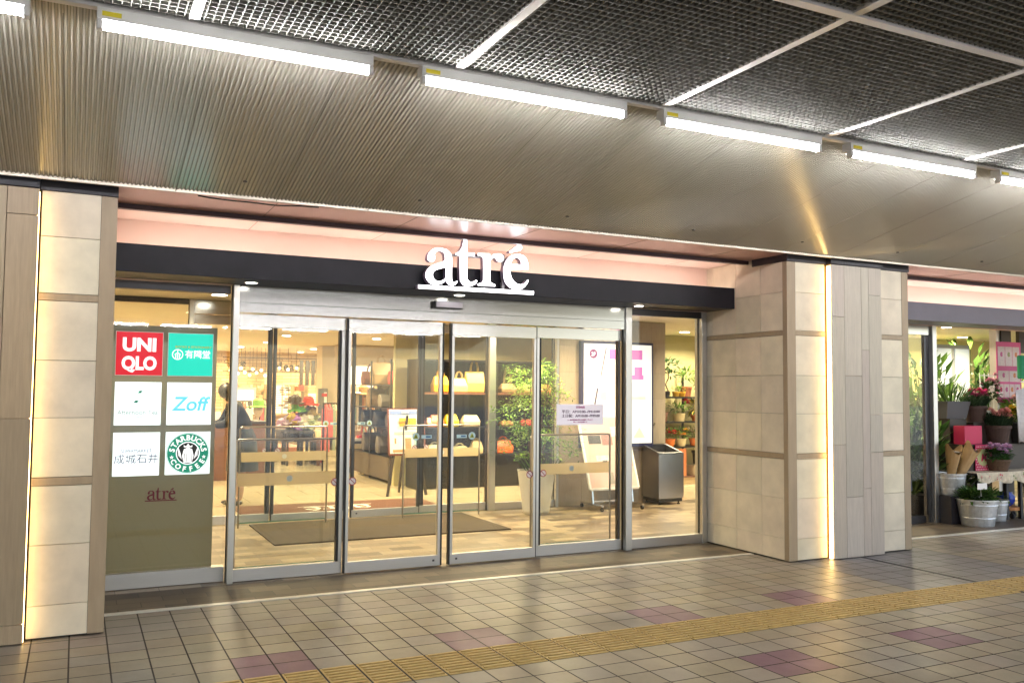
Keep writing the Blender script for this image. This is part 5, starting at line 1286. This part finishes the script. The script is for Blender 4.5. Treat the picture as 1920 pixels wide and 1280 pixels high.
potted('potted_plant', 'pale leaved plant beside the right end of the top shelf', 9.42, 11.9, 1.42, .06, .085, .12, CRP, (.14, .12, .2), 80, .15, ln=.1, wd=.03, cols=LG, group=FG)
potted('potted_plant', 'red flowering plant in a cream box on the second shelf', 8.86, 11.8, 1.02, .085, .10, .13, CRP, (.13, .12, .10), 70, .06, blooms=((.10, -.05, .20), (.14, -.02, .16)), bcol=(.65, .02, .05), br=.075, ln=.1, wd=.03, cols=LG, group=FG)
potted('potted_plant', 'yellow striped plant in an orange pot on the second shelf', 9.24, 11.8, 1.0, .085, .11, .13, ORP, (.15, .12, .15), 70, .12, blooms=((.02, -.1, .22), (-.08, -.1, .14), (.06, -.1, .30)), bcol=(.72, .48, .08), br=.06, ln=.14, wd=.04, cols=LG+[(.5, .40, .05)], group=FG)
potted('potted_plant', 'dark leaved plant in a brown pot at the left of the second shelf', 8.52, 11.8, 1.02, .08, .10, .15, WOOD, (.10, .10, .10), 60, .05, group=FG)
def ring_blooms(n, r, z, dz=.02): return [(r*math.cos(2*math.pi*k/n+.3)*random.uniform(.3, 1), -abs(r*.7*math.sin(2*math.pi*k/n+.3))*random.uniform(.3, 1), z+random.uniform(-dz, dz)) for k in range(n)]
for k, (xx, lb) in enumerate(((8.66, 'orange pot with red bow at the left of the third shelf'), (8.88, 'cream pot of orange blooms in the middle of the third shelf'), (9.16, 'wide orange pot with fern on the third shelf'))):
    potted('potted_plant', lb, xx, 11.78, .62, .07, .09, .12, (ORP, CRP, ORP)[k], (.13, .10, .12), 110, .08, blooms=ring_blooms(7, .13, .10, .05), bcol=((.6, .02, .03), (.75, .35, .05), (.7, .5, .45))[k], br=.045, ln=.08, cols=LG, group=FG)
potted('potted_plant', 'dark tub with a leafy plant on the lowest shelf', 9.26, 11.75, .32, .12, .14, .22, DKP, (.16, .14, .10), 60, .06, ln=.09, group=FG)
for k, (xx, lb) in enumerate(((8.80, 'orange wooden crate on end under the third shelf'), (9.24, 'white slatted crate under the dark tub'))):
    o = thing('crate', lb, 'crate', (xx, 11.8, .14)); mtc = (mat('orange_wood', (.48, .15, .05), .5, var=.2, scale=10), mat('white_wood', (.66, .60, .46), .6))[k]
    h_ = (.44, .17)[k]
    for q in range(4): MB().box(xx-.13+.068*q, 11.70, .142, xx-.13+.068*q+.06, 11.715, .14+h_).build('slat', mtc, o)
    MB().box(xx-.13, 11.716, .141, xx+.142, 11.95, .14+h_-.01).build('box', mtc, o)
l_spots = ((8.75, 11.5), (9.4, 11.5), (8.3, 9.2), (9.6, 9.4), (10.9, 10.8), (11.2, 8.6), (9.9, 8.2), (12.5, 9.9), (11.6, 10.1), (13.4, 10.0), (12.4, 8.6))
nmz = ('over the bare stemmed ficus', 'over the lime green plant', 'behind the right pier', 'before the white cabinet', 'behind the white cabinet', 'right of the flower table', 'over the flower table', 'deep in the flower shop', 'close to the yellow wall', 'right end of the yellow wall', 'over the price sheet')
for (xx, yy_), nn in zip(l_spots, nmz): downlight(xx, yy_, 2.46, 20, 'recessed flower shop light '+nn, (1, .84, .55))
# front
t = thing('shop_door', 'glass sliding door of the flower shop beside the pier', 'glass door', (8.1, 7.2, 0))
MB().box(7.26, 7.17, 2.19, 9.03, 7.25, 2.304).build('header', STEEL, t, bevel=.002); MB().box(7.27, 7.205, .09, 8.955, 7.215, 2.19).build('glass', GLASS, t); MB().box(7.26, 7.18, .004, 8.93, 7.24, .09).build('bottom_rail', DARKSTEEL, t); MB().box(8.955, 7.19, .09, 8.985, 7.23, 2.19).build('stile', DARKSTEEL, t)
t = thing('door_post', 'pale steel post left of the flower display', 'door post', (9.07, 7.2, 0)); MB().box(9.04, 7.14, 0, 9.11, 7.28, 2.304).build('shaft', STEELV, t, bevel=.003); MB().box(8.99, 7.195, 0, 9.039, 7.245, 2.304).build('seal', DARKSTEEL, t)
t = thing('door_post', 'broad dark post between display and pink price sheet', 'door post', (11.1, 7.75, 0)); MB().box(10.98, 7.7, 0, 11.06, 7.8, 2.459).build('shaft', STEELV, t); MB().box(11.061, 7.68, 0, 11.26, 7.85, 2.459).build('dark_side', mat('dark_brown_panel', (.06, .05, .042), .4), t)
# white cabinet
t = thing('flower_cooler', 'pale blue white two door flower cooler inside the shop', 'cooler', (11.5, 9.5, 0))
a0, a1, z0, z1 = rp(1754, 652, 1822, 770, 9.4); MB().box(a0, 9.42, 0, a1, 9.58, z1+.06).build('body', mat('cooler_grey', (.35, .36, .36), .4), t)
for q0, q1 in ((1757, 1786), (1791, 1819)): b0, b1, _, _ = rp(q0, 655, q1, 770, 9.4); MB().box(b0, 9.40, .25, b1, 9.419, z1).build('door', emit('cooler_door', (.80, .92, 1), .10, (.52, .58, .60)), t)
# bird of paradise behind the glass
def bigleaf_plant(x, y, h, label, n=9, col=None, pot=DKP):
    t = thing('leafy_plant', label, 'plant', (x, y, 0), 'tall plants inside the flower shop')
    mb = MB(); pot_round(mb, x, y, .001, .13, .17, .28); mb.build('pot', pot, t)
    ms = MB(); ml = MB()
    for k in range(n):
        a_ = random.uniform(0, 6.28); r_ = random.uniform(.1, .38); zt_ = h*random.uniform(.45, 1)
        p0 = Vector((x, y, .26)); p1 = Vector((x+r_*.5*math.cos(a_), y+r_*.5*math.sin(a_), zt_*.7)); p2 = Vector((x+r_*math.cos(a_), y+r_*math.sin(a_), zt_))
        ms.tube([p0, p1, p2], [.012, .009, .006], 5)
        dd = (p2-p1).normalized()+Vector((math.cos(a_)*.5, math.sin(a_)*.5, .2))
        ml.leaf(p2, dd, random.uniform(.20, .32), random.uniform(.07, .12), up=(-math.cos(a_), -math.sin(a_), .6), col=jit(random.choice(col or GREENS), .2))
        for q in range(6): ml.leaf(p1.lerp(p2, .15*q+.05), rdir(.2), random.uniform(.10, .22), .05, col=jit(random.choice(col or GREENS), .2))
    ms.build('stem', LEAF_STEM, t); ml.build('foliage', LEAF, t); return t
LEAF_STEM = mat('green_stem', (.06, .10, .03), .5)
for (rt, yy_, h_, lb) in ((1.205, 7.9, 1.55, 'broad leaved plant nearest the pier behind the glass door'), (1.225, 8.9, 2.0, 'tall paddle leaved plant in the middle of the glass door'), (1.255, 8.4, 1.9, 'dark paddle leaved plant beside the pale post'), (1.215, 7.6, .95, 'low broad leaved plant at the foot of the glass door'), (1.25, 7.65, 1.0, 'second low plant at the foot of the glass door'), (1.30, 7.85, 1.25, 'arching dark leaved plant right of the pale post'), (1.345, 8.6, 1.5, 'leafy plant before the cooler'), (1.32, 7.7, .8, 'low bushy plant right of the pale post'), (1.42, 8.9, 1.75, 'tall leafy plant behind the climbing plant'), (1.50, 9.4, 1.7, 'leafy plant behind the price sheet'), (1.38, 8.0, 1.25, 'dense plant behind the tin planter'), (1.24, 9.8, 2.2, 'tallest plant against the yellow wall'), (1.36, 10.0, 2.3, 'tall plant rising behind the cooler')):
    xx = rt*yy_
    bigleaf_plant(xx, yy_, h_, lb, 34, [(.025, .06, .015), (.045, .10, .02), (.07, .14, .03), (.10, .19, .04)])
# display stand and table
t = thing('flower_table', 'black legged table under a floral cloth', 'table', (10.4, 7.2, 0))
for xx in (10.08, 10.34, 11.3):
    for yy_ in (6.98, 7.55): MB().box(xx-.02, yy_-.02, 0, xx+.02, yy_+.02, .56).build('leg', RUBBER, t)
MB().box(9.47, 6.92, .55, 11.6, 7.62, .575).build('tabletop', DARKWOOD, t)
t = thing('tablecloth', 'cream tablecloth with small red roses and wavy hem', 'tablecloth', (10.4, 7.2, .58))
d = MB(); n = 60; x0, x1 = 9.45, 11.62
d.box(x0, 6.905, .577, x1, 7.63, .582); d.build('top_cloth', mat('cloth_cream', (.62, .55, .42), .8, var=.3, scale=22), t)
vs = []; 
for q in range(n+1):
    x = x0+(x1-x0)*q/n; w_ = .012*math.sin(q*1.1); hem = .50-.035*abs(math.sin(q*.33))-.07*(q/n)
    vs += [(x, 6.903+.0*w_, .58), (x, 6.893+w_, .54), (x, 6.89+w_*1.6, hem)]
d = MB(); d.raw(vs, [(3*q+k, 3*q+3+k, 3*q+4+k, 3*q+1+k) for q in range(n) for k in (0, 1)]); d.mi = 1
for k in range(70):
    q = random.randrange(n); x = x0+(x1-x0)*q/n; w_ = .012*math.sin(q*1.1); d.col = random.choice([(.55, .05, .08), (.5, .12, .14), (.12, .22, .06), (.65, .3, .3)]); d.ball((x, 6.884+w_*1.3-.004, random.uniform(.50, .57)), random.uniform(.007, .014), 6, (1, .25, 1))
d.build('hem', [MATS['cloth_cream'], PETAL], t)
t = thing('display_steps', 'dark stepped stand on the floral table', 'display stand', (10.2, 7.35, .58))
MB().box(9.55, 7.12, .583, 11.5, 7.60, .895).build('step', DARKWOOD, t); MB().box(9.95, 7.30, .896, 11.5, 7.60, 1.155).build('step', DARKWOOD, t)
DT = 'flower pots on the floral table'
WK = mat('dark_wicker', (.10, .055, .03), .7, var=.4, scale=60, bump=.3, bscale=120)
def ring_blooms(n, r, z, dz=.02): return [(r*math.cos(2*math.pi*k/n+.3)*random.uniform(.3, 1), -abs(r*.7*math.sin(2*math.pi*k/n+.3))*random.uniform(.3, 1), z+random.uniform(-dz, dz)) for k in range(n)]
potted('potted_plant', 'magenta and pink carnations in a brown pot on the top step', 10.12, 7.40, 1.157, .10, .14, .20, TERRA, (.17, .15, .10), 620, .06, ring_blooms(26, .19, .15, .04), (.62, .04, .20), .042, .06, .010, [(.03, .065, .03), (.05, .095, .045)], 320, group=DT)
potted('potted_plant', 'salmon pink carnations in a brown pot on the middle step', 10.31, 7.24, .897, .115, .155, .22, TERRA, (.19, .14, .11), 680, .06, ring_blooms(24, .20, .15, .04), (.80, .36, .34), .045, .06, .010, [(.03, .065, .03), (.05, .095, .045)], 320, group=DT)
potted('flower_basket', 'lilac flowers in a low wicker basket on the cloth', 10.0, 7.02, .584, .10, .14, .14, WK, (.17, .13, .08), 420, .05, ring_blooms(24, .21, .12, .05), (.70, .46, .66), .045, .06, .03, [(.04, .12, .02), (.06, .15, .03)], 0, 'basket', group=DT)
potted('potted_plant', 'yellow and red blooms in a dark pot right of the salmon carnations', 10.80, 7.34, .897, .11, .15, .24, DKP, (.20, .15, .14), 320, .08, ring_blooms(18, .19, .16, .05), (.72, .55, .04), .05, .08, .03, LG, group=DT)
potted('potted_plant', 'white and red blooms in the pot behind the yellow ones', 11.08, 7.5, 1.157, .10, .13, .10, CRP, (.20, .15, .12), 260, .08, ring_blooms(18, .19, .17, .05), (.75, .5, .48), .05, .08, .03, LG, group=DT)
t = potted('trellis_plant', 'climbing plant with white trellis and price tag behind the carnations', 10.48, 7.48, 1.157, .08, .10, .14, WHITE, (.17, .10, .20), 420, .22, ring_blooms(12, .17, .36, .09), (.72, .35, .45), .04, .07, .03, [(.03, .07, .02), (.05, .10, .03)], group=DT)
d = MB()
for k in range(4): d.tube([(10.34+.075*k, 7.46, 1.29), (10.30+.09*k, 7.46, 1.77)], .006, 5)
for zz in (1.45, 1.60, 1.74): d.tube([(10.29, 7.455, zz), (10.60, 7.455, zz)], .006, 5)
d.build('trellis', WHITE, t)
MB().box(10.36, 7.36, 1.535, 10.45, 7.364, 1.61).build('price_tag', mat('tag_cream', (.72, .62, .5), .6), t); MB().box(10.403, 7.365, 1.40, 10.407, 7.368, 1.53).build('tag_stick', WHITE, t)
o = MB().box(9.555, 7.13, .897, 9.87, 7.28, 1.12); tag(o.build('gift_box', mat('crimson_card', (.55, .02, .09), .5), bevel=.004), 'crimson gift box on the edge of the flower stand', 'box')
t = thing('gift_card', 'pink dotted card with a green oval and letter M', 'card', (9.86, 7.1, .585)); MB().box(9.70, 7.10, .584, 10.0, 7.104, .895).build('card', mat('card_pink', (.60, .03, .12), .5), t)
d = MB()
for i in range(10):
    for j in range(10): 
        cx_, cz_ = 9.715+.03*i+(.015 if j % 2 else 0), .60+.03*j
        if cx_ < 9.995 and cz_ < .89: d.box(cx_-.006, 7.0985, cz_-.006, cx_+.006, 7.0995, cz_+.006)
d.build('dots', PAPER, t)
d = MB(); d.lathe(0, 0, [(.1, 0), (.1, .001)], 28); d.v = [(9.84+p[0]*1.1, 7.097-p[2], .74+p[1]) for p in d.v]; d.build('oval', mat('pale_green_card', (.55, .60, .30), .5), t)
text('lettering', 'M', 9.84, .70, 7.095, .12, MATS['card_pink'], t, bold=.003, shear=.2)
t = thing('tin_planter', 'long grey tin planter with sprouting bulbs on the stand', 'planter', (9.4, 7.45, 1.2))
d = MB(); d.raw([(9.57, 7.38, 1.20), (9.93, 7.38, 1.20), (9.93, 7.5, 1.20), (9.57, 7.5, 1.20), (9.54, 7.34, 1.41), (9.96, 7.34, 1.41), (9.96, 7.54, 1.41), (9.54, 7.54, 1.41)], [(0, 1, 5, 4), (1, 2, 6, 5), (2, 3, 7, 6), (3, 0, 4, 7), (3, 2, 1, 0)]); d.build('tub', mat('dull_tin', (.12, .12, .13), .6, .2), t)
d = MB(); grass(d, (9.75, 7.44, 1.38), .18, .34, 50, GREENS, .014); d.build('foliage', LEAF, t)
o = MB(); o.box(9.60, 7.36, .9, 9.90, 7.52, 1.198); tag(o.build('plant_stand', DARKWOOD), 'dark block raising the grey tin planter on the flower stand', 'stand')
# buckets
def bucket(x, y, z, r0, r1, h, label):
    t = thing('tin_bucket', label, 'bucket', (x, y, z), 'galvanised buckets before the flower shop')
    mb = MB(); mb.lathe(x, y, [(r0, z+.001), (r0*1.02, z+.01), (r0+(r1-r0)*.3, z+h*.3), (r0+(r1-r0)*.31+.004, z+h*.31), (r0+(r1-r0)*.34, z+h*.34), (r0+(r1-r0)*.78, z+h*.78), (r0+(r1-r0)*.79+.004, z+h*.79), (r0+(r1-r0)*.82, z+h*.82), (r1, z+h), (r1+.008, z+h), (r1+.008, z+h-.012), (r1-.006, z+h-.01), (r1*.95, z+h*.86)], 36); mb.build('body', TIN, t, smooth=False)
    return t
xb, yb = 9.345, 6.83
t = bucket(xb, yb, 0, .17, .225, .305, 'large tin bucket of greenery standing on the floor')
d = MB(); foliage(d, (xb, yb, .33), (.22, .20, .09), 420, .08, .04, [(.04, .10, .02), (.07, .15, .03)]); d.build('foliage', LEAF, t)
MB().obox((xb-.15, yb-.16, .35), (xb-.13, yb-.14, .47), .003, .003).build('tag_stick', WHITE, t); MB().box(xb-.22, yb-.17, .43, xb-.06, yb-.166, .50).build('price_tag', PAPER, t)
t = bucket(9.90, 7.0, 0, .11, .14, .25, 'small tin bucket right of the large one')
d = MB(); foliage(d, (9.90, 7.0, .28), (.13, .12, .07), 70, .07, .03); d.build('foliage', LEAF, t)
t = bucket(9.27, 7.12, .32, .135, .175, .255, 'raised tin bucket holding paper bouquets')
o = MB().box(9.10, 6.98, 0, 9.45, 7.28, .318); tag(o.build('bucket_stand', CAPBLACK), 'black low stand under the raised bucket', 'stand')
KR = mat('kraft_paper', (.42, .27, .12), .7, var=.1, scale=20)
for k, (dx, lean_, lb) in enumerate(((-.04, .02, 'upright kraft paper bouquet in the raised bucket'), (.09, .22, 'leaning kraft paper bouquet in the raised bucket'))):
    t = thing('paper_bouquet', lb, 'bouquet', (9.27+dx, 7.08, .5), 'bouquets in the raised bucket')
    p0 = Vector((9.27+dx, 7.08, .50)); p1 = Vector((9.27+dx+lean_, 7.05, .86)); ax = (p1-p0).normalized(); s1 = ax.cross(Vector((0, 1, 0))).normalized(); s2 = ax.cross(s1)
    vs = []; n = 14
    for q in range(n): a_ = 2*math.pi*q/n; r_ = .035; vs.append(p0+s1*r_*math.cos(a_)+s2*r_*math.sin(a_))
    for q in range(n): a_ = 2*math.pi*q/n; r_ = .095; e_ = .06*math.cos(a_*2+.6); vs.append(p1+s1*r_*math.cos(a_)+s2*r_*math.sin(a_)+ax*e_)
    d = MB(); d.raw(vs, [(q, (q+1) % n, n+(q+1) % n, n+q) for q in range(n)]); d.build('wrap', KR, t)
    d = MB(); d.raw([p1+s1*.08*math.cos(2*math.pi*q/n)+s2*.08*math.sin(2*math.pi*q/n)-ax*.03 for q in range(n)], [tuple(range(n))]); d.build('tissue', PAPER, t)
# rolling stand with blue pot
t = thing('plant_trolley', 'round orange topped plant trolley under the table', 'plant trolley', (10.28, 7.12, 0))
MB().lathe(10.27, 7.12, [(.15, .10), (.15, .14), (.0, .141)], 20).build('tray', mat('orange_wood_tray', (.42, .17, .05), .5), t)
for k in range(3): MB().tube([(10.27+.11*math.cos(k*2.1)-.01, 7.1+.11*math.sin(k*2.1), .035), (10.27+.11*math.cos(k*2.1)+.01, 7.1+.11*math.sin(k*2.1), .035)], .034, 10).build('castor', RUBBER, t); MB().box(10.27+.11*math.cos(k*2.1)-.006, 7.1+.11*math.sin(k*2.1)-.006, .05, 10.27+.11*math.cos(k*2.1)+.006, 7.1+.11*math.sin(k*2.1)+.006, .10).build('fork', RUBBER, t)
d = MB(); d.lathe(10.27, 7.12, [(.06, .142), (.10, .20), (.105, .26), (.07, .30), (.075, .31)], 20); tag(d.build('glazed_pot', mat('blue_glaze', (.02, .05, .40), .15), smooth=True), 'cobalt blue glazed pot on the orange trolley', 'pot')
# pink price sheet and hanging cloth
t = thing('price_sheet', 'pink and white price sheet of bouquets on the dark post', 'price sheet', (10.75, 7.6, 1.4))
a0, a1, z0, z1 = rp(1868, 640, 1916, 754, 7.6)
MB().box(a0, 7.60, z0, a1, 7.608, z1).build('sheet', mat('sheet_pink', (.72, .10, .30), .5), t)
for v0, v1, n in ((.60, .92, 3), (.34, .52, 2), (.08, .30, 4)):
    for k in range(n):
        u0 = .05+.9*k/n; u1 = .05+.9*(k+1)/n-.02
        q = MB().box(a0+(a1-a0)*u0, 7.5975, z0+(z1-z0)*v0, a0+(a1-a0)*u1, 7.5995, z0+(z1-z0)*v1); q.build('photo_cell', mat('cell_pale', (.78, .62, .62), .5, var=.12, scale=30), t)
        c = Vector((a0+(a1-a0)*(u0+u1)/2, 7.5965, z0+(z1-z0)*(v0+.6*(v1-v0)))); d = MB(); d.col = random.choice([(.65, .05, .15), (.7, .25, .1), (.6, .12, .3), (.35, .35, .15)])
        for q5 in range(7): d.ball(c+Vector((.014*math.cos(q5*.9)*(q5 > 0), 0, .018*math.sin(q5*.9)*(q5 > 0))), .016, 6, (1, .06, 1))
        d.build('bouquet_print', PETAL, t)
t = thing('hanging_cloth', 'white patterned cloth hanging at the right edge of the display', 'cloth', (11.2, 7.0, 1.0))
vs = []; n = 24
for q in range(n+1):
    x = 10.43+.5*q/n; w_ = .018*math.sin(q*.9); vs += [(x-.03*(1-q/n), 7.05+w_, 1.64-.1*(1-q/n)**2), (x, 7.05+w_*1.5, 1.2), (x+.02, 7.05+w_*2, .90+.02*math.sin(q*.5))]
d = MB(); d.raw(vs, [(3*q+k, 3*q+3+k, 3*q+4+k, 3*q+1+k) for q in range(n) for k in (0, 1)]); o = d.build('fabric', mat('cloth_white', (.74, .73, .76), .8, var=.12, scale=25), t, smooth=True); so_ = o.modifiers.new('thick', 'SOLIDIFY'); so_.thickness = .004
MB().tube([(10.5, 7.05, 1.66), (11.2, 7.05, 1.66)], .008, 6).build('rod', WHITE, t)
d = MB(); d.box(10.735, 7.20, 1.70, 11.1, 7.26, 2.0); tag(d.build('apron', mat('apron_green', (.02, .25, .12), .8), bevel=.02), 'green apron hanging above the white cloth', 'apron')
d = MB(); d.box(12.2, 8.2, 2.1, 13.4, 8.25, 2.42); tag(d.build('hanging_shelf', DARKWOOD), 'dark shelf of goods high behind the price sheet', 'shelf')
# loose cable at the soffit edge
d = MB(); pts = [P(372, 362, 5.93), P(395, 372, 5.95), P(430, 376, 5.95), P(470, 379, 5.95), P(520, 384, 5.95), P(560, 387, 5.95), P(598, 389, 5.95)]
pts = [Vector((p_.x, 5.95, min(p_.z, 2.738)+random.uniform(-.006, .004))) for p_ in pts]; d.tube(pts, .0045, 6); tag(d.build('cable', RUBBER), 'thin dark cable drooping below the low edge of the soffit', 'cable')
